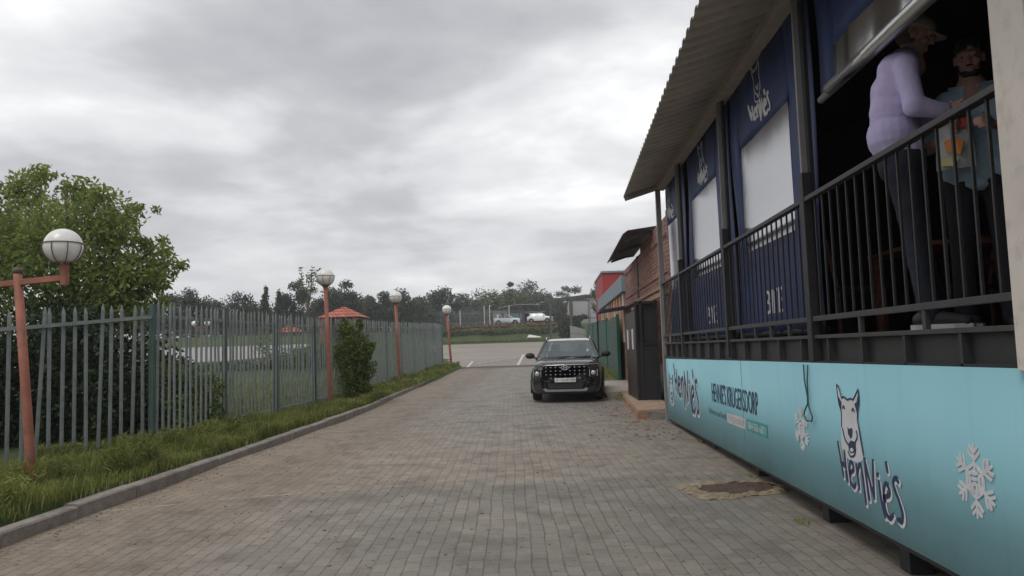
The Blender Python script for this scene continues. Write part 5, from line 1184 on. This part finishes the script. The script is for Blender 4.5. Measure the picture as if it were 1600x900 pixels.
def hand(mb, w_, f, side, s=1.0, curl=.6):
    """w_: wrist, f: pointing direction, side: thumb side direction"""
    w_ = Vector(w_); f = Vector(f).normalized(); sd = Vector(side).normalized(); dn = f.cross(sd).normalized()
    pc = w_+f*.045*s
    for k, L_ in enumerate((.072, .080, .075, .060)):
        o_ = (.030-.020*k)*s; b_ = w_+f*.085*s+sd*o_; mb.cap(w_+f*.01*s+sd*o_*.6, b_, .015*s, .0125*s, 10)
        m1 = b_+(f*math.cos(curl)+dn*math.sin(curl))*L_*.45*s; m2 = m1+(f*math.cos(curl*2.1)+dn*math.sin(curl*2.1))*L_*.55*s
        mb.cap(b_, m1, .0095*s, .0085*s, 8); mb.cap(m1, m2, .0085*s, .0072*s, 8)
    t0 = w_+f*.03*s+sd*.03*s; t1 = t0+(f*.6+sd*.8)*.035*s; t2 = t1+(f*.9+sd*.2+dn*.3)*.032*s
    mb.cap(t0, t1, .013*s, .011*s, 8); mb.cap(t1, t2, .011*s, .009*s, 8)
# man in the lilac shirt: local x = direction he faces, y = away from camera
def basis(loc, ang):
    c_, s_ = math.cos(ang), math.sin(ang)
    return lambda x, y, z: (x*c_-y*s_, x*s_+y*c_, z)
def person1():
    loc = (2.37, 5.16, 1.50); ang = math.atan2(-.425, .905)
    gb = basis(loc, ang); S_ = 1.08
    g = lambda x, y, z: gb(x*S_, y*S_, z*1.135)
    root_mb = MB(); A = lambda x, y, z: Vector(g(x, y, z))
    H = A(.125, .0, 1.72)
    yaw = ang+math.pi/2       # head built facing -Y, turn to face +x local
    Rm = head(root_mb, H, yaw, rad(22), 1.04)
    root_mb.cap(A(.07, 0, 1.58), A(.0, 0, 1.15), .08, .11); root_mb.cap(A(0, 0, 1.15), A(.02, 0, 1.0), .12, .12)
    for sy in (-1, 1):
        el = A(.10, sy*.25, 1.26)
        root_mb.cap(A(.06, sy*.17, 1.53), el, .05, .04); wr = A(.25, sy*.12-.05, 1.215); root_mb.cap(el, wr, .038, .027)
        hand(root_mb, wr, A(.9, .1, -.05)-A(0, 0, 0), A(.2, sy*-.3, .9)-A(0, 0, 0), 1.05)
        root_mb.cap(A(.0, sy*.10, 1.0), A(.05, sy*.11, .55), .075, .055); root_mb.cap(A(.05, sy*.11, .55), A(.12+sy*.03, sy*.12, .08), .05, .04)
    o = link('person', mesh('person', root_mb, M_skin)); o.location = loc; remesh(o, .0075, 3)
    tag(o, 'standing man in lilac long sleeved shirt, beige cap and dark jeans', 'person')
    # shirt
    mb = MB()
    for a, b, ra, rb_ in (((.045, .06, 1.565), (.045, -.06, 1.565), .10, .10), ((.02, .10, 1.51), (.02, -.10, 1.51), .13, .13), ((-.01, .08, 1.40), (-.01, -.08, 1.40), .145, .145), ((-.025, .07, 1.29), (-.025, -.07, 1.29), .148, .148), ((-.035, .06, 1.15), (-.035, -.06, 1.15), .16, .16)):
        mb.cap(A(*a), A(*b), ra, rb_, 18)
    mb.cap(A(-.02, 0, 1.42), A(-.02, 0, 1.12), .14, .165, 18); mb.cap(A(.07, 0, 1.60), A(.09, 0, 1.635), .085, .07)
    for sy in (-1, 1):
        mb.cap(A(.05, sy*.13, 1.54), A(.06, sy*.19, 1.50), .085, .082); el = A(.09, sy*.26, 1.25)
        mb.cap(A(.06, sy*.19, 1.51), el, .074, .064); mb.cap(el, A(.21, sy*.16-.04, 1.22), .07, .052)
        mb.cap(A(.21, sy*.16-.04, 1.22), A(.235, sy*.14-.045, 1.22), .050, .048)
    # cut the hem flat
    mb.cap(A(0, .05, 1.06), A(0, -.05, 1.06), .145, .145)
    s_ = link('shirt', mesh('shirt', mb, M_lilac), o); remesh(s_, .009, 3, .014, .2)
    mb = MB(); mb.cap(A(0, .05, 1.0), A(0, -.05, 1.0), .145, .145); mb.cap(A(0, 0, 1.06), A(0, 0, .98), .15, .155)
    for sy in (-1, 1): mb.cap(A(.0, sy*.09, .96), A(.05, sy*.11, .52), .105, .078); mb.cap(A(.05, sy*.11, .52), A(.12+sy*.03, sy*.12, .08), .078, .066)
    s_ = link('trousers', mesh('jeans', mb, M_jeans), o); remesh(s_, .012, 4, .02, .1)
    mb = MB(); c_ = H+Rm @ Vector((0, .012, .055))
    mb.ell(c_, (.094, .112, .088), 20, 12, Rm); s_ = link('cap', mesh('cap', mb, M_capm), o)
    # cut lower half away by building only the dome
    mb2 = MB()
    for i in range(9):
        ph = i/8*math.pi*.52
        for k_ in range(24):
            t_ = 2*math.pi*k_/24; mb2.v.append(tuple(c_+Rm @ Vector((.098*math.sin(ph)*math.cos(t_), .116*math.sin(ph)*math.sin(t_), .098*math.cos(ph)-.005))))
    mb2.f = [(i*24+k_, i*24+(k_+1) % 24, (i+1)*24+(k_+1) % 24, (i+1)*24+k_) for i in range(8) for k_ in range(24)]
    n0 = len(mb2.v); vs = []
    for r_, dz in ((0, 0), (.09, -.022)):
        for k_ in range(9): u = -1+k_/4; vs.append(c_+Rm @ Vector((.086*u*(1-.25*(r_ > 0)), -.080-.025*(1-u*u)-r_*(1-.35*u*u), -.008+dz-.012*u*u)))
    mb2.add(vs, [(k_, k_+1, 9+k_+1, 9+k_) for k_ in range(8)]); old = s_.data; s_.data = mesh('cap', mb2, M_capm, True); s_.modifiers.new('s', 'SOLIDIFY').thickness = .006
    mb = MB(); mb.cap(H+Rm @ Vector((0, .055, -.005)), H+Rm @ Vector((0, .07, .03)), .07, .075); mb.ell(H+Rm @ Vector((0, .035, -.03)), (.084, .07, .05), 14, 10, Rm); s_ = link('hair', mesh('hair', mb, mat('grey_hair', (.12, .10, .09), .9)), o); remesh(s_, .01, 2)
    for sx in (-1, 1): x = MB(); x.ell(H+Rm @ (Vector((sx*.031, -.082, .014))*1.06), (.011, .009, .008), 10, 8); part('eye', x, M_plastic, o, True)
    M_sole = mat('white_sole', (.6, .6, .58)); M_shoe = mat('dark_shoe', (.03, .03, .035), .6)
    for sy in (-1, 1):
        f0 = .10+sy*.03; mb = MB(); mb.cap(A(f0, sy*.12, .075), A(f0+.20, sy*.13, .045), .055, .042); mb.cap(A(f0-.03, sy*.12, .06), A(f0+.02, sy*.12, .10), .05, .045)
        sh_ = link('shoe', mesh('shoe', mb, M_shoe), o); remesh(sh_, .01, 2)
        mb = MB(); mb.prism([(-.085, -.042), (-.05, -.05), (.14, -.052), (.235, -.03), (.25, 0), (.235, .03), (.14, .052), (-.05, .05), (-.085, .042)], lambda u, v, w_: g(f0+u, sy*.125+v, w_), (.004, .034)); mb.v = [tuple(v) for v in mb.v]; part('sole', mb, M_sole, sh_)
    return o
person1()
def person2():
    loc = (2.86, 5.16, 1.49); ang = math.atan2(-.86, -.5)   # faces the camera, slightly towards the other man
    gb = basis(loc, ang); g = lambda x, y, z: gb(x*1.05, y*1.1, z*1.05); A = lambda x, y, z: Vector(g(x, y, z)); mb = MB(); H = A(.04, 0, 1.72); yaw = ang+math.pi/2
    Rm = head(mb, H, yaw, rad(16), 1.06)
    mb.cap(A(.0, 0, 1.55), A(.0, 0, 1.1), .09, .12)
    for sy in (-1, 1):
        el = A(.05, sy*.27, 1.17); mb.cap(A(0, sy*.18, 1.45), el, .05, .042); wr = A(.28, sy*.10, 1.22); mb.cap(el, wr, .04, .028)
        hand(mb, wr, A(.9, sy*-.3, .1)-A(0, 0, 0), A(0, sy*-.2, .9)-A(0, 0, 0), 1.05)
        mb.cap(A(0, sy*.10, .98), A(.02, sy*.11, .52), .08, .058); mb.cap(A(.02, sy*.11, .52), A(0, sy*.12, .08), .052, .04)
    o = link('person', mesh('person', mb, M_skin2)); o.location = loc; remesh(o, .0075, 3)
    tag(o, 'bearded man in a light blue shirt facing the camera, holding a printed white bag', 'person')
    mb = MB(); mb.cap(A(0, .12, 1.46), A(0, -.12, 1.46), .085, .085, 18); mb.cap(A(.01, .09, 1.36), A(.01, -.09, 1.36), .125, .125, 18); mb.cap(A(.03, .07, 1.15), A(.03, -.07, 1.15), .135, .135, 18); mb.cap(A(.02, 0, 1.30), A(.02, 0, 1.0), .13, .15, 18)
    mb.cap(A(.02, .08, 1.0), A(.02, -.08, 1.0), .12, .12); mb.cap(A(.0, .04, 1.505), A(.0, -.04, 1.505), .078, .078, 18)
    for sy in (-1, 1): mb.cap(A(0, sy*.14, 1.47), A(.03, sy*.25, 1.25), .08, .072); mb.cap(A(.03, sy*.25, 1.25), A(.04, sy*.265, 1.20), .072, .07)
    s_ = link('shirt', mesh('shirt', mb, M_lblue), o); remesh(s_, .011, 4, .03, .12)
    mb = MB()
    for sy in (-1, 1): mb.bar(A(.07, sy*.02, 1.53), A(-.0, sy*.11, 1.555), .05, .02)
    part('collar', mb, M_lblue, s_)
    mb = MB(); mb.cap(A(0, .05, .98), A(0, -.05, .98), .14, .14)
    for sy in (-1, 1): mb.cap(A(0, sy*.10, .95), A(.02, sy*.11, .5), .10, .075); mb.cap(A(.02, sy*.11, .5), A(0, sy*.12, .07), .075, .065)
    s_ = link('trousers', mesh('trousers', mb, M_dtr), o); remesh(s_, .013, 3)
    mb = MB(); mb.ell(H+Rm @ Vector((0, .02, .05)), (.088, .105, .092), 18, 12, Rm); mb.ell(H+Rm @ Vector((0, .05, 0)), (.086, .075, .08), 16, 10, Rm)
    s_ = link('hair', mesh('hair', mb, M_hair), o); remesh(s_, .01, 2, .01, .03)
    mb = MB(); mb.ell(H+Rm @ Vector((0, -.045, -.092)), (.058, .048, .036), 14, 10, Rm)
    for sx in (-1, 1): mb.ell(H+Rm @ Vector((sx*.055, -.01, -.05)), (.020, .04, .05), 10, 8, Rm)
    mb.ell(H+Rm @ Vector((0, -.098, -.042)), (.03, .010, .007), 10, 8, Rm)
    s_ = link('beard', mesh('beard', mb, M_hair), o); remesh(s_, .007, 2)
    for sx in (-1, 1): x = MB(); x.ell(H+Rm @ (Vector((sx*.031, -.082, .014))*1.06), (.011, .009, .008), 10, 8); part('eye', x, M_plastic, o, True)
    for sy in (-1, 1): mb = MB(); mb.cap(A(-.02, sy*.12, .06), A(.18, sy*.13, .045), .052, .042); sh_ = link('shoe', mesh('shoe', mb, mat('black_shoe', (.02, .02, .02), .6)), o); remesh(sh_, .011, 2)
    # bag
    bg_ = thing('printed_bag', 'white printed bag with red and orange patches held by the bearded man', 'bag', tuple(Vector(loc)+A(.30, -.10, .98)*1.0))
    q_ = A(1, 0, 0); p_ = A(0, 1, 0)
    mb = MB(); N = 10; vs = []
    for sgn in (1, -1):
        for j in range(N+1):
            for i in range(N+1):
                u, v = i/N, j/N; bul = math.sin(math.pi*u)*math.sin(math.pi*min(1, v*.9+.1))*.045; vs.append(p_*(u-.5)*.20*(1-.12*v)+q_*(sgn*bul+.008*math.sin(u*11+v*7))+Vector((0, 0, v*.38)))
    M_ = (N+1)**2; fs = [(s0+j*(N+1)+i, s0+j*(N+1)+i+1, s0+(j+1)*(N+1)+i+1, s0+(j+1)*(N+1)+i) for s0 in (0, M_) for j in range(N) for i in range(N)]
    mb.add(vs, fs); part('plastic_body', mb, mat('white_plastic', (.42, .42, .42), .5, bump=.6, bscale=14), bg_, True)
    bfn = lambda u, v, w_: tuple(p_*u+q_*(.055+w_-abs(u)*.12)+Vector((0, 0, v)))
    for poly, c_ in (([(-.09, .30), (-.03, .29), (-.02, .36), (-.07, .38)], (.45, .03, .03)), ([(.0, .24), (.07, .25), (.08, .31), (.01, .30)], (.45, .03, .03)), ([(-.04, .10), (.03, .08), (.05, .16), (0, .20), (-.05, .17)], (.60, .20, .02)), ([(-.08, .02), (.0, .01), (.02, .06), (-.07, .07)], (.55, .5, .2))):
        mb = MB(); mb.prism(poly, bfn, (0, .003)); part('printed_patch', mb, mat('print', c_, .5), bg_)
    mb = MB(); mb.tube([p_*-.06+Vector((0, 0, .37)), Vector((0, 0, .44)), p_*.06+Vector((0, 0, .37))], .006, 6); part('handle', mb, M_wh, bg_)
person2()
